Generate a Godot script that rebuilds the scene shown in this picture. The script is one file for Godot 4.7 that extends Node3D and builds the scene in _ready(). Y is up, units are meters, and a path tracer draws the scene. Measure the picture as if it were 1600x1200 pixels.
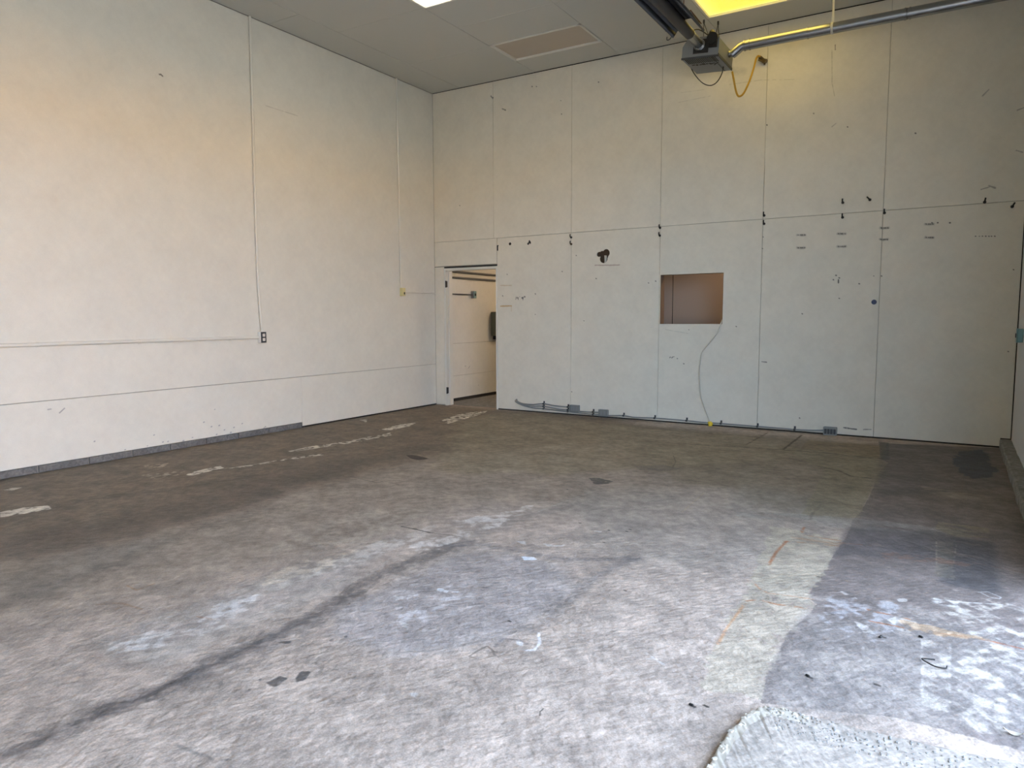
extends Node3D
# An empty workshop bay: white panelled walls, a worn concrete floor, a tube heater under the ceiling.
# x runs along the back wall, z towards the camera, the left wall is x = 0 and the back wall z = 0.

const CEIL := 4.548
const SEAM := 2.416
var M := {}
var used := {}
var uv_mode := 0

const CAM_F := 1121.326
const UNSEEN_LAMP := 0.12
var cam_at := Vector3(6.62836, 1.32199, 8.57337)
var cam_forward := Vector3(-0.522473, -0.093598, -0.847503)
var cam_right := Vector3(0.851401, -0.003360, -0.524505)
var cam_up := Vector3(-0.046245, 0.995604, -0.081445)

func _ready() -> void:
	var cam := Camera3D.new()
	cam.name = "camera"
	cam.fov = rad_to_deg(2.0 * atan(600.0 / CAM_F))
	cam.near = 0.02
	cam.transform = Transform3D(Basis(cam_right, cam_up, -cam_forward), cam_at)
	add_child(cam)
	cam.current = true

	var sky := ProceduralSkyMaterial.new()
	sky.sky_top_color = Color(0.62, 0.69, 0.79)
	sky.sky_horizon_color = Color(0.71, 0.84, 1.0)
	sky.ground_bottom_color = Color(0.3, 0.28, 0.26)
	sky.ground_horizon_color = Color(0.6, 0.6, 0.58)
	sky.sky_curve = 0.2
	sky.energy_multiplier = 1.9
	var env := Environment.new()
	env.background_mode = Environment.BG_SKY
	env.sky = Sky.new()
	env.sky.sky_material = sky
	env.tonemap_mode = Environment.TONE_MAPPER_LINEAR
	env.tonemap_exposure = 9.4
	env.sdfgi_enabled = true
	env.ssao_enabled = true
	env.ssil_enabled = true
	var we := WorldEnvironment.new()
	we.name = "environment"
	we.environment = env
	add_child(we)

	var sun := DirectionalLight3D.new()
	sun.name = "sun"
	sun.light_color = Color(1.0, 0.93, 0.82)
	sun.light_energy = 2.6
	sun.light_angular_distance = 0.53
	sun.shadow_enabled = true
	add_child(sun)
	sun.look_at_from_position(Vector3.ZERO, Vector3(0.78, -0.50, 0.25), Vector3.UP)

	materials()
	room()
	light("a", "lit white ceiling light at the top edge of the photo", 2.325, 2.6375, lens_material(Color(1.0, 0.96, 0.86), Color(1.0, 0.97, 0.9), 0.3), Color(1.0, 0.93, 0.8), 0.09)
	light("b", "unlit ceiling light with a dull brownish lens near the back wall", 2.325, 0.805, M.off_lens, Color.WHITE, 0.0)
	light("c", "glowing yellow ceiling light beside the tube heater", 4.775, 0.805, lens_material(Color(1.0, 0.84, 0.04), Color(1.0, 0.93, 0.40), 0.12), Color(1.0, 0.86, 0.45), 0.06)
	heater()
	left_wall_things()
	floor_line_conduits()
	cable_drop()
	hooks()
	right_wall_things()
	back_room_things()
	floor_things()

# ------------------------------------------------------------------ paint engine for worn surfaces
class Painter:
	var w: int
	var h: int
	var sx: float
	var sy: float
	var px: PackedByteArray
	var noises: Array = []

	func setup(width: int, height: int, size_x: float, size_y: float, fill: Color, seed_: int) -> void:
		w = width; h = height; sx = size_x; sy = size_y
		var im := Image.create(w, h, false, Image.FORMAT_RGB8)
		im.fill(fill)
		px = im.get_data()
		make_noises(seed_)

	func one_noise(freq: float, octaves: int, s: int, nw: int, nh: int, kind := FastNoiseLite.TYPE_SIMPLEX_SMOOTH) -> PackedByteArray:
		var n := FastNoiseLite.new()
		n.seed = s
		n.noise_type = kind
		n.frequency = freq
		n.fractal_octaves = octaves
		var im := n.get_image(nw, nh)
		if nw != w or nh != h:
			im.resize(w, h, Image.INTERPOLATE_CUBIC)
		return im.get_data()

	func make_noises(s: int) -> void:
		noises = [one_noise(0.10, 5, s, w, h, FastNoiseLite.TYPE_VALUE_CUBIC), one_noise(0.02, 5, s + 1, w >> 1, h >> 1), one_noise(0.05, 5, s + 2, w >> 2, h, FastNoiseLite.TYPE_VALUE_CUBIC)]

	func poly(p: Array, c: Color, a: float, soft: float, brk: float, ns: int) -> void:
		var xs := PackedFloat32Array()
		var ys := PackedFloat32Array()
		for i in range(0, p.size(), 2):
			xs.append(p[i] / sx * w)
			ys.append(p[i + 1] / sy * h)
		var grow := soft / sx * w + 3.0
		var x0 := 1e9
		var x1 := -1e9
		var y0 := 1e9
		var y1 := -1e9
		for i in xs.size():
			x0 = minf(x0, xs[i]); x1 = maxf(x1, xs[i]); y0 = minf(y0, ys[i]); y1 = maxf(y1, ys[i])
		var bx := int(floor(x0 - grow))
		var by := int(floor(y0 - grow))
		var bw := int(ceil(x1 + grow)) - bx
		var bh := int(ceil(y1 + grow)) - by
		var step := maxf(2.5, soft / sx * w * 0.6)
		var mw := maxi(2, int(ceil(bw / step)))
		var mh := maxi(2, int(ceil(bh / step)))
		var k := 4 if step > 3.0 else 2          # supersampled along the rows of the mask
		var big := PackedByteArray()
		big.resize(mw * k * mh * k)
		for r in mh * k:
			var yy := by + (r + 0.5) * bh / float(mh * k)
			var cross: Array = []
			for i in xs.size():
				var j := (i + 1) % xs.size()
				if (ys[i] > yy) != (ys[j] > yy):
					cross.append(xs[i] + (yy - ys[i]) / (ys[j] - ys[i]) * (xs[j] - xs[i]))
			cross.sort()
			for q in range(0, cross.size() - 1, 2):
				var c0 := clampi(int(round((cross[q] - bx) / bw * mw * k)), 0, mw * k)
				var c1 := clampi(int(round((cross[q + 1] - bx) / bw * mw * k)), 0, mw * k)
				for cc in range(c0, c1):
					big[r * mw * k + cc] = 255
		var im := Image.create_from_data(mw * k, mh * k, false, Image.FORMAT_L8, big)
		im.resize(mw, mh, Image.INTERPOLATE_TRILINEAR if false else Image.INTERPOLATE_BILINEAR)
		im.resize(bw, bh, Image.INTERPOLATE_CUBIC)
		var m := im.get_data()
		var n: PackedByteArray = noises[ns]
		var edge: PackedByteArray = noises[0]
		var soft_big := soft > 0.09
		for y in range(maxi(by, 0), mini(by + bh, h)):
			var row := y * w
			var mrow := (y - by) * bw - bx
			for x in range(maxi(bx, 0), mini(bx + bw, w)):
				var v := m[mrow + x] / 255.0
				if v < 0.02:
					continue
				if soft_big:
					v = v * v * (3.0 - 2.0 * v)
				else:
					v = clampf((v - 0.45 + (edge[row + x] - 128) / 170.0) * 2.6 + 0.5, 0.0, 1.0)
				if brk > 0.0:
					var nn := n[row + x] / 255.0
					if ns == 1:
						nn = nn * 0.42 + edge[row + x] / 255.0 * 0.58
					v *= clampf((nn - brk) * 7.0 + 0.5, 0.0, 1.0)
				blend(row + x, c, v * a)

	func blend(at: int, c: Color, v: float) -> void:
		var i := at * 3
		px[i] = int(px[i] + (c.r * 255.0 - px[i]) * v)
		px[i + 1] = int(px[i + 1] + (c.g * 255.0 - px[i + 1]) * v)
		px[i + 2] = int(px[i + 2] + (c.b * 255.0 - px[i + 2]) * v)

	func stroke(p: Array, width: float, c: Color, a: float, soft: float, brk: float, ns: int) -> void:
		var pts: Array[Vector2] = []
		for i in range(0, p.size(), 2):
			pts.append(Vector2(p[i], p[i + 1]))
		var lo := pts[0]
		var hi := pts[0]
		for q in pts:
			lo = lo.min(q); hi = hi.max(q)
		var half := width * 0.75
		var bx := clampi(int((lo.x - half) / sx * w), 0, w)
		var by := clampi(int((lo.y - half) / sy * h), 0, h)
		var ex := clampi(int((hi.x + half) / sx * w) + 2, 0, w)
		var ey := clampi(int((hi.y + half) / sy * h) + 2, 0, h)
		var bw := ex - bx
		if bw <= 0 or ey <= by:
			return
		var m := PackedFloat32Array()
		m.resize(bw * (ey - by))
		m.fill(1e9)
		for k in pts.size() - 1:
			var u := pts[k]
			var v := pts[k + 1]
			var d := v - u
			var ll := maxf(d.length_squared(), 1e-9)
			var sx0 := clampi(int((minf(u.x, v.x) - half) / sx * w), bx, ex)
			var sx1 := clampi(int((maxf(u.x, v.x) + half) / sx * w) + 2, bx, ex)
			var sy0 := clampi(int((minf(u.y, v.y) - half) / sy * h), by, ey)
			var sy1 := clampi(int((maxf(u.y, v.y) + half) / sy * h) + 2, by, ey)
			for y in range(sy0, sy1):
				var qy := (y + 0.5) * sy / h
				for x in range(sx0, sx1):
					var qx := (x + 0.5) * sx / w
					var t := clampf(((qx - u.x) * d.x + (qy - u.y) * d.y) / ll, 0.0, 1.0)
					var ox := qx - u.x - d.x * t
					var oy := qy - u.y - d.y * t
					var dd := ox * ox + oy * oy
					var at := (y - by) * bw + x - bx
					if dd < m[at]:
						m[at] = dd
		var n: PackedByteArray = noises[ns]
		var edge: PackedByteArray = noises[0]
		var r := width * 0.5
		for y in range(by, ey):
			for x in range(bx, ex):
				var dd := m[(y - by) * bw + x - bx]
				if dd > half * half:
					continue
				var at := y * w + x
				var dist := sqrt(dd) + (edge[at] - 128) / 255.0 * width * 0.5
				var v := clampf((r - dist) / maxf(r * soft, 1e-4), 0.0, 1.0)
				if brk > 0.0:
					v *= clampf((n[at] / 255.0 - brk) * 5.0 + 0.5, 0.0, 1.0)
				if v > 0.0:
					blend(at, c, v * a)

	func scale_up(width: int, height: int, seed_: int) -> void:
		var im := Image.create_from_data(w, h, false, Image.FORMAT_RGB8, px)
		im.resize(width, height, Image.INTERPOLATE_CUBIC)
		w = width; h = height
		px = im.get_data()
		make_noises(seed_)

	func grain(fine: float, medium: float, streak: float, specks: float) -> void:
		var a: PackedByteArray = noises[0]
		var b: PackedByteArray = noises[1]
		var s: PackedByteArray = noises[2]
		var rng := RandomNumberGenerator.new()
		rng.seed = 5
		for i in w * h:
			var f := 1.0 + (a[i] - 128) / 255.0 * fine + (b[i] - 128) / 255.0 * medium + (s[i] - 128) / 255.0 * streak + (rng.randf() - 0.5) * specks
			var j := i * 3
			px[j] = mini(int(px[j] * f), 255)
			px[j + 1] = mini(int(px[j + 1] * f), 255)
			px[j + 2] = mini(int(px[j + 2] * f), 255)

	func texture() -> ImageTexture:
		var im := Image.create_from_data(w, h, false, Image.FORMAT_RGB8, px)
		return ImageTexture.create_from_image(im)

# ------------------------------------------------------------------ mesh helpers
func mb() -> SurfaceTool:
	var st := SurfaceTool.new()
	st.begin(Mesh.PRIMITIVE_TRIANGLES)
	return st

func vert(st: SurfaceTool, p: Vector3) -> void:
	match uv_mode:
		1: st.set_uv(Vector2(p.x / 7.2, (4.56 - p.y) / 4.6))
		2: st.set_uv(Vector2(p.z / 6.2, (4.56 - p.y) / 4.6))
		3: st.set_uv(Vector2(p.x / 7.2, p.z / 8.0))
		_: st.set_uv(Vector2.ZERO)
	st.add_vertex(p)

func tri(st: SurfaceTool, a: Vector3, b: Vector3, c: Vector3) -> void:   # a, b, c counter-clockwise seen from outside
	vert(st, a); vert(st, c); vert(st, b)

func quad(st: SurfaceTool, a: Vector3, b: Vector3, c: Vector3, d: Vector3) -> void:
	tri(st, a, b, c); tri(st, a, c, d)

func bx(st: SurfaceTool, lo: Vector3, hi: Vector3, bevel := 0.0) -> void:
	var c := (lo + hi) * 0.5
	cbox(st, Transform3D(Basis(), c), (hi - lo), bevel)

func cbox(st: SurfaceTool, t: Transform3D, size: Vector3, bevel := 0.0) -> void:
	st.set_smooth_group(-1)
	var e := size * 0.5
	var b := minf(bevel, minf(e.x, minf(e.y, e.z)) * 0.9)
	var ax := [Vector3(1, 0, 0), Vector3(0, 1, 0), Vector3(0, 0, 1)]
	for i in 3:
		var j := (i + 1) % 3
		var k := (i + 2) % 3
		for s in [-1.0, 1.0]:
			var n: Vector3 = ax[i] * e[i] * s
			var u: Vector3 = ax[j] * (e[j] - b)
			var v: Vector3 = ax[k] * (e[k] - b) * s
			quad(st, t * (n - u - v), t * (n + u - v), t * (n + u + v), t * (n - u + v))
	if b <= 0.0:
		return
	for i in 3:
		var j := (i + 1) % 3
		var k := (i + 2) % 3
		for s in [-1.0, 1.0]:
			for r in [-1.0, 1.0]:
				var l: Vector3 = ax[i] * (e[i] - b)
				var p: Vector3 = ax[j] * e[j] * s + ax[k] * (e[k] - b) * r
				var q: Vector3 = ax[j] * (e[j] - b) * s + ax[k] * e[k] * r
				if s * r > 0:
					quad(st, t * (p - l), t * (p + l), t * (q + l), t * (q - l))
				else:
					quad(st, t * (q - l), t * (q + l), t * (p + l), t * (p - l))
	for sx in [-1.0, 1.0]:
		for sy in [-1.0, 1.0]:
			for sz in [-1.0, 1.0]:
				var a := Vector3(e.x * sx, (e.y - b) * sy, (e.z - b) * sz)
				var c := Vector3((e.x - b) * sx, e.y * sy, (e.z - b) * sz)
				var d := Vector3((e.x - b) * sx, (e.y - b) * sy, e.z * sz)
				if sx * sy * sz > 0:
					tri(st, t * a, t * c, t * d)
				else:
					tri(st, t * a, t * d, t * c)

func sweep(st: SurfaceTool, pts: Array, radius: float, sides := 10) -> void:    # round tube along points, ends closed
	st.set_smooth_group(1)
	var rings: Array = []
	var up := Vector3.UP
	for i in pts.size():
		var d: Vector3 = (pts[mini(i + 1, pts.size() - 1)] - pts[maxi(i - 1, 0)]).normalized()
		if i == 0:
			up = Vector3.UP if absf(d.y) < 0.9 else Vector3.RIGHT
		var side := d.cross(up).normalized()
		up = side.cross(d).normalized()
		var ring: Array = []
		for k in sides:
			var a := TAU * k / sides
			ring.append(pts[i] + (side * cos(a) + up * sin(a)) * radius)
		rings.append(ring)
	for i in pts.size() - 1:
		for k in sides:
			var l := (k + 1) % sides
			quad(st, rings[i][k], rings[i][l], rings[i + 1][l], rings[i + 1][k])
	st.set_smooth_group(-1)
	for k in range(1, sides - 1):
		tri(st, rings[0][0], rings[0][k + 1], rings[0][k])
		tri(st, rings[-1][0], rings[-1][k], rings[-1][k + 1])

func bend(pts: Array, steps := 8) -> Array:                  # smooth curve through points
	var out: Array = []
	for i in pts.size() - 1:
		var a: Vector3 = pts[maxi(i - 1, 0)]
		var b: Vector3 = pts[i]
		var c: Vector3 = pts[i + 1]
		var d: Vector3 = pts[mini(i + 2, pts.size() - 1)]
		for k in steps:
			out.append(b.cubic_interpolate(c, a, d, k / float(steps)))
	out.append(pts[-1])
	return out

# a board: rectangle lo..hi in the plane (o, u, v), facing n, with one hole at most, chamfered outer edge
func board(st: SurfaceTool, o: Vector3, u: Vector3, v: Vector3, n: Vector3, lo: Vector2, hi: Vector2, thick := 0.012, hole := PackedVector2Array(), bevel := 0.0025) -> void:
	st.set_smooth_group(-1)
	var f := func(p: Vector2, deep: float) -> Vector3: return o + u * p.x + v * p.y - n * deep
	var b := Vector2(bevel, bevel)
	var inner := [lo + b, Vector2(hi.x - bevel, lo.y + bevel), hi - b, Vector2(lo.x + bevel, hi.y - bevel)]
	var outer := [lo, Vector2(hi.x, lo.y), hi, Vector2(lo.x, hi.y)]
	for i in 4:
		var j := (i + 1) % 4
		quad(st, f.call(outer[i], bevel), f.call(outer[j], bevel), f.call(inner[j], 0.0), f.call(inner[i], 0.0))
		quad(st, f.call(outer[i], thick), f.call(outer[j], thick), f.call(outer[j], bevel), f.call(outer[i], bevel))
	quad(st, f.call(outer[0], thick), f.call(outer[3], thick), f.call(outer[2], thick), f.call(outer[1], thick)) if hole.is_empty() else null
	if hole.is_empty():
		quad(st, f.call(inner[0], 0.0), f.call(inner[1], 0.0), f.call(inner[2], 0.0), f.call(inner[3], 0.0))
		return
	var mid := Vector2.ZERO
	for p in hole:
		mid += p / hole.size()
	for half in 2:
		var y0: float = inner[0].y if half == 0 else mid.y
		var y1: float = mid.y if half == 0 else inner[2].y
		var piece := PackedVector2Array([Vector2(inner[0].x, y0), Vector2(inner[2].x, y0), Vector2(inner[2].x, y1), Vector2(inner[0].x, y1)])
		for q in Geometry2D.clip_polygons(piece, hole):
			var ids := Geometry2D.triangulate_polygon(q)
			for i in range(0, ids.size(), 3):
				var a := q[ids[i]]
				var c := q[ids[i + 1]]
				var d := q[ids[i + 2]]
				if (c - a).cross(d - a) < 0:
					var keep := c
					c = d; d = keep
				tri(st, f.call(a, 0.0), f.call(c, 0.0), f.call(d, 0.0))
	for i in hole.size():
		var j := (i + 1) % hole.size()
		quad(st, f.call(hole[i], 0.0), f.call(hole[j], 0.0), f.call(hole[j], thick), f.call(hole[i], thick))

# ------------------------------------------------------------------ objects
func numbered(called: String) -> String:
	var k: int = used.get(called, 0)
	used[called] = k + 1
	return called if k == 0 else "%s_%03d" % [called, k]

func base(called: String, label: String, category: String, at := Vector3.ZERO, group := "") -> Node3D:
	var o := Node3D.new()
	o.name = numbered(called)
	add_child(o)
	o.position = at
	o.set_meta("label", label)
	o.set_meta("category", category)
	if group:
		o.set_meta("group", group)
	return o

func frame_of(called: String, label := "") -> Node3D:         # a piece of the room with parts
	var o := Node3D.new()
	o.name = numbered(called)
	add_child(o)
	o.set_meta("kind", "structure")
	if label:
		o.set_meta("label", label)
		o.set_meta("category", called.split("_")[0])
	return o

func put(st: SurfaceTool, called: String, m: Material, parent: Node, label := "", stuff := false) -> MeshInstance3D:
	st.generate_normals()
	var o := MeshInstance3D.new()
	o.mesh = st.commit()
	o.material_override = m
	o.name = called
	parent.add_child(o, true)
	if label:
		o.set_meta("label", label)
	if stuff:
		o.set_meta("kind", "stuff")
	return o

func mat(c: Color, rough := 0.8, metal := 0.0) -> StandardMaterial3D:
	var m := StandardMaterial3D.new()
	m.albedo_color = c
	m.roughness = rough
	m.metallic = metal
	return m

func noise_tex(freq: float, octaves: int, s: int, normal := true, strength := 4.0) -> NoiseTexture2D:
	var n := FastNoiseLite.new()
	n.seed = s
	n.frequency = freq
	n.fractal_octaves = octaves
	n.noise_type = FastNoiseLite.TYPE_VALUE_CUBIC
	var t := NoiseTexture2D.new()
	t.width = 512; t.height = 512
	t.seamless = true
	t.noise = n
	t.as_normal_map = normal
	t.bump_strength = strength
	return t

func relief(m: StandardMaterial3D, t: Texture2D, amount: float) -> void:
	m.normal_enabled = true
	m.normal_texture = t
	m.normal_scale = amount

# ------------------------------------------------------------------ textures
func floor_texture() -> ImageTexture:
	var p := Painter.new()
	p.setup(512, 512, 7.2, 8.0, Color8(174, 159, 147), 11)
	p.poly([-0.19, 8.05, -0.13, 5.79, -0.28, 3.91, -0.10, -0.14, 1.06, -0.10, 3.39, 0.33, 3.73, 1.55, 2.96, 2.63, 2.44, 3.56, 2.34, 5.07, 2.47, 6.01, 2.50, 6.90, 2.36, 7.98], Color8(112, 98, 82), 0.85, 1.000, 0.00, 1)
	p.poly([1.64, 7.42, 2.47, 6.01, 2.44, 3.56, 3.84, 1.48, 5.17, 0.69, 5.14, 2.65, 4.55, 3.52, 3.94, 4.22, 3.67, 5.05, 3.47, 6.09, 3.26, 7.23, 3.20, 7.81], Color8(148, 134, 120), 0.85, 1.100, 0.00, 1)
	p.poly([2.98, 0.38, 6.08, 0.34, 6.13, 1.02, 6.14, 2.68, 6.11, 3.54, 5.75, 3.53, 5.02, 3.12, 4.22, 2.43], Color8(120, 110, 93), 0.70, 0.600, 0.00, 1)
	p.poly([4.26, 3.81, 5.44, 2.86, 6.09, 3.33, 6.11, 4.38, 5.59, 5.03, 4.85, 5.01], Color8(140, 134, 126), 0.50, 0.800, 0.00, 1)
	p.poly([1.23, 1.08, 1.47, 0.22, 3.48, 0.57, 5.17, 0.69, 5.43, 1.43, 4.37, 2.82, 3.59, 3.44, 2.86, 3.72], Color8(146, 133, 112), 0.75, 0.500, 0.00, 1)
	p.poly([1.76, 6.59, 1.90, 5.75, 1.82, 4.63, 1.88, 3.65, 2.09, 2.51, 2.28, 4.07, 2.34, 5.07, 2.41, 6.05, 2.28, 6.81], Color8(96, 84, 74), 0.55, 0.400, 0.00, 1)
	p.poly([2.50, 6.90, 2.41, 6.48, 2.65, 5.91, 2.77, 6.39, 2.95, 6.93, 2.96, 7.10], Color8(126, 118, 110), 0.50, 0.200, 0.00, 1)
	p.poly([3.67, 7.05, 3.69, 6.19, 3.84, 5.49, 4.08, 5.95, 4.11, 6.61, 4.06, 7.07], Color8(176, 170, 164), 0.40, 0.250, 0.00, 1)
	p.scale_up(2048, 2048, 21)
	floor_marks(p)
	p.grain(0.30, 0.22, 0.16, 0.20)
	return p.texture()

func floor_marks(p: Painter) -> void:
	p.poly([6.08, 0.29, 6.08, 1.19, 6.17, 1.38, 6.13, 1.86, 6.15, 2.79, 6.14, 3.30, 6.12, 3.53, 6.13, 3.94, 6.11, 4.38, 6.10, 4.69, 6.09, 5.05, 6.14, 5.12, 6.13, 5.27, 6.09, 5.49, 6.09, 5.72, 6.09, 5.91, 6.12, 6.13, 6.52, 5.99, 7.02, 6.00, 7.26, 4.03, 7.08, 3.25, 7.06, 0.01], Color8(119, 110, 105), 0.92, 0.012, 0.00, 0)
	p.poly([5.70, 3.95, 6.12, 4.00, 6.11, 4.38, 6.10, 4.69, 6.09, 5.05, 6.14, 5.12, 6.09, 5.49, 6.09, 5.72, 6.09, 5.91, 6.11, 6.10, 5.91, 6.14, 5.87, 5.79, 5.84, 5.27, 5.80, 4.80], Color8(166, 156, 138), 0.75, 0.060, 0.25, 0)
	p.poly([5.17, 1.13, 6.11, 0.88, 6.08, 1.19, 6.16, 1.39, 6.14, 3.30, 6.12, 3.53, 5.81, 3.61, 5.78, 2.90, 5.74, 2.01], Color8(136, 128, 106), 0.60, 0.040, 0.20, 0)
	p.poly([5.51, 0.49, 6.09, 0.46, 6.10, 1.18, 5.61, 1.10, 5.36, 1.01, 5.35, 0.50], Color8(132, 118, 96), 0.70, 0.030, 0.00, 0)
	p.poly([6.00, 0.20, 6.09, 0.24, 6.17, 1.21, 6.10, 1.25], Color8(80, 80, 82), 0.60, 0.020, 0.00, 0)
	p.poly([6.08, 0.29, 7.05, 0.05, 7.03, 1.92, 6.63, 2.39, 6.15, 2.79, 6.13, 1.86], Color8(92, 90, 92), 0.35, 0.150, 0.20, 2)
	p.poly([6.71, 0.45, 6.91, 0.22, 6.96, 0.63, 6.93, 0.89, 6.99, 1.21, 6.93, 1.61, 6.80, 1.74, 6.72, 1.52, 6.67, 1.05], Color8(58, 66, 80), 0.70, 0.070, 0.20, 0)
	p.poly([6.46, 2.26, 6.71, 2.30, 6.89, 2.37, 6.95, 2.46, 6.71, 2.56, 6.51, 2.51], Color8(150, 142, 124), 0.50, 0.020, 0.45, 2)
	p.poly([5.42, 3.73, 5.76, 3.58, 6.14, 3.48, 6.64, 3.45, 6.86, 3.41, 6.86, 3.50, 6.51, 3.65, 6.10, 3.77, 5.80, 3.77, 5.45, 3.83], Color8(150, 146, 140), 0.55, 0.030, 0.35, 2)
	p.poly([6.59, 3.30, 6.86, 3.30, 6.86, 3.53, 6.68, 3.61, 6.58, 3.48], Color8(146, 136, 108), 0.50, 0.020, 0.35, 2)
	p.poly([6.11, 3.70, 6.64, 3.54, 6.62, 4.19, 6.19, 4.28, 6.11, 4.36], Color8(82, 80, 82), 0.50, 0.120, 0.20, 2)  # deepens the dark right side of the floor in the colour itself
	p.poly([6.61, 3.68, 6.85, 3.62, 6.89, 4.55, 6.65, 4.55], Color8(72, 72, 76), 0.60, 0.140, 0.20, 2)
	p.poly([6.59, 3.76, 6.68, 3.73, 6.68, 4.43, 6.60, 4.43], Color8(128, 122, 106), 0.35, 0.015, 0.20, 0)
	p.stroke([6.59, 3.76, 6.60, 4.21], 0.012, Color8(160, 155, 140), 0.50, 0.50, 0.40, 0)
	p.stroke([6.69, 3.77, 6.68, 4.15], 0.012, Color8(160, 155, 140), 0.40, 0.50, 0.40, 0)
	p.poly([6.13, 5.27, 6.66, 5.06, 6.97, 5.05, 6.95, 5.77, 6.70, 5.92, 6.12, 6.13, 6.09, 5.72], Color8(138, 131, 126), 0.75, 0.350, 0.00, 0)
	p.poly([6.09, 5.03, 6.65, 4.78, 7.04, 4.71, 6.94, 5.90, 6.12, 6.13, 6.09, 5.72], Color8(146, 138, 130), 0.55, 0.100, 0.54, 1)
	p.poly([6.59, 4.68, 6.71, 4.61, 6.86, 4.66, 7.04, 4.71, 7.01, 5.02, 6.84, 5.02, 6.66, 4.95], Color8(176, 168, 158), 0.80, 0.060, 0.54, 1)
	p.poly([6.74, 5.23, 7.00, 5.20, 6.96, 5.63, 6.82, 5.62, 6.68, 5.59], Color8(176, 168, 158), 0.80, 0.080, 0.50, 1)
	p.poly([6.68, 5.70, 6.96, 5.68, 6.93, 5.98, 6.70, 5.92], Color8(174, 166, 156), 0.75, 0.080, 0.52, 1)
	p.poly([6.46, 5.06, 6.93, 5.01, 6.92, 5.15, 6.50, 5.23], Color8(186, 180, 172), 0.55, 0.050, 0.52, 1)
	p.poly([6.19, 4.97, 6.46, 4.94, 6.46, 5.43, 6.22, 5.40], Color8(170, 170, 176), 0.50, 0.080, 0.50, 1)
	p.poly([6.31, 5.23, 6.37, 5.27, 6.40, 5.33, 6.36, 5.34], Color8(188, 182, 176), 0.70, 0.010, 0.35, 0)
	p.poly([6.43, 5.15, 6.46, 5.09, 6.49, 5.14, 6.46, 5.18], Color8(196, 190, 182), 0.80, 0.010, 0.30, 0)
	p.poly([6.46, 4.86, 6.49, 4.84, 6.50, 4.87, 6.46, 4.90], Color8(190, 184, 178), 0.75, 0.010, 0.30, 0)
	p.poly([6.21, 4.89, 6.27, 4.92, 6.30, 4.96, 6.26, 4.97], Color8(190, 184, 178), 0.75, 0.010, 0.40, 0)
	p.poly([6.60, 4.77, 6.70, 4.75, 6.69, 4.83, 6.59, 4.84], Color8(200, 196, 190), 0.80, 0.020, 0.45, 1)
	p.stroke([6.69, 4.76, 6.87, 4.69], 0.012, Color8(215, 215, 213), 0.70, 0.50, 0.30, 0)
	p.stroke([6.78, 4.57, 6.82, 4.54, 6.87, 4.59, 6.86, 4.62, 6.82, 4.61, 6.79, 4.57], 0.008, Color8(200, 200, 198), 0.70, 0.40, 0.20, 0)
	p.poly([6.57, 5.29, 6.67, 5.26, 6.67, 5.73, 6.67, 5.86, 6.59, 5.86], Color8(178, 170, 160), 0.65, 0.012, 0.46, 1)
	p.stroke([6.57, 5.29, 6.59, 5.80], 0.012, Color8(190, 184, 178), 0.50, 0.70, 0.42, 0)
	p.stroke([6.67, 5.27, 6.67, 5.73], 0.012, Color8(190, 184, 178), 0.50, 0.70, 0.42, 0)
	p.stroke([5.84, 4.69, 5.83, 4.45, 5.84, 4.22], 0.028, Color8(152, 98, 66), 0.80, 0.70, 0.45, 0)
	p.stroke([5.84, 4.23, 5.95, 4.19, 6.11, 4.16], 0.032, Color8(152, 98, 66), 0.55, 0.80, 0.45, 0)
	p.stroke([5.88, 3.87, 5.88, 3.97, 5.91, 4.04, 5.99, 4.05, 6.11, 4.05], 0.025, Color8(152, 98, 66), 0.70, 0.70, 0.45, 0)
	p.stroke([5.86, 4.13, 6.11, 4.12], 0.050, Color8(186, 140, 104), 0.40, 0.90, 0.30, 0)
	p.stroke([6.11, 4.09, 6.27, 4.06], 0.020, Color8(150, 104, 76), 0.55, 0.80, 0.35, 0)
	p.poly([6.31, 4.16, 6.53, 4.10, 6.77, 4.11, 6.76, 4.17, 6.53, 4.21, 6.33, 4.25], Color8(122, 90, 74), 0.45, 0.050, 0.50, 1)
	p.stroke([6.71, 4.08, 6.99, 4.14], 0.020, Color8(112, 82, 70), 0.45, 0.80, 0.40, 0)
	p.stroke([5.87, 5.76, 5.86, 5.62, 5.86, 5.44, 5.86, 5.29], 0.022, Color8(186, 136, 96), 0.65, 0.80, 0.35, 0)
	p.stroke([5.86, 5.25, 5.90, 5.21, 5.99, 5.22, 6.08, 5.20, 6.13, 5.20], 0.022, Color8(152, 98, 66), 0.75, 0.70, 0.45, 0)
	p.stroke([5.84, 5.01, 5.88, 5.07, 5.92, 5.10, 6.04, 5.08, 6.12, 5.07], 0.014, Color8(182, 128, 92), 0.60, 0.80, 0.35, 0)
	p.stroke([6.35, 5.07, 6.39, 5.08, 6.46, 5.08, 6.56, 5.10], 0.022, Color8(152, 98, 66), 0.80, 0.70, 0.45, 0)
	p.stroke([6.37, 5.20, 6.42, 5.20, 6.50, 5.20], 0.022, Color8(152, 98, 66), 0.85, 0.70, 0.45, 0)
	p.stroke([6.50, 5.20, 6.59, 5.20, 6.68, 5.17, 6.79, 5.16, 6.92, 5.18], 0.025, Color8(152, 98, 66), 0.60, 0.80, 0.45, 0)
	p.poly([6.47, 5.11, 6.70, 5.13, 6.84, 5.13, 6.70, 5.20, 6.52, 5.22], Color8(176, 142, 104), 0.50, 0.030, 0.30, 0)
	p.stroke([6.82, 5.16, 6.93, 5.18], 0.012, Color8(150, 84, 58), 0.70, 0.60, 0.20, 0)
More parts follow.
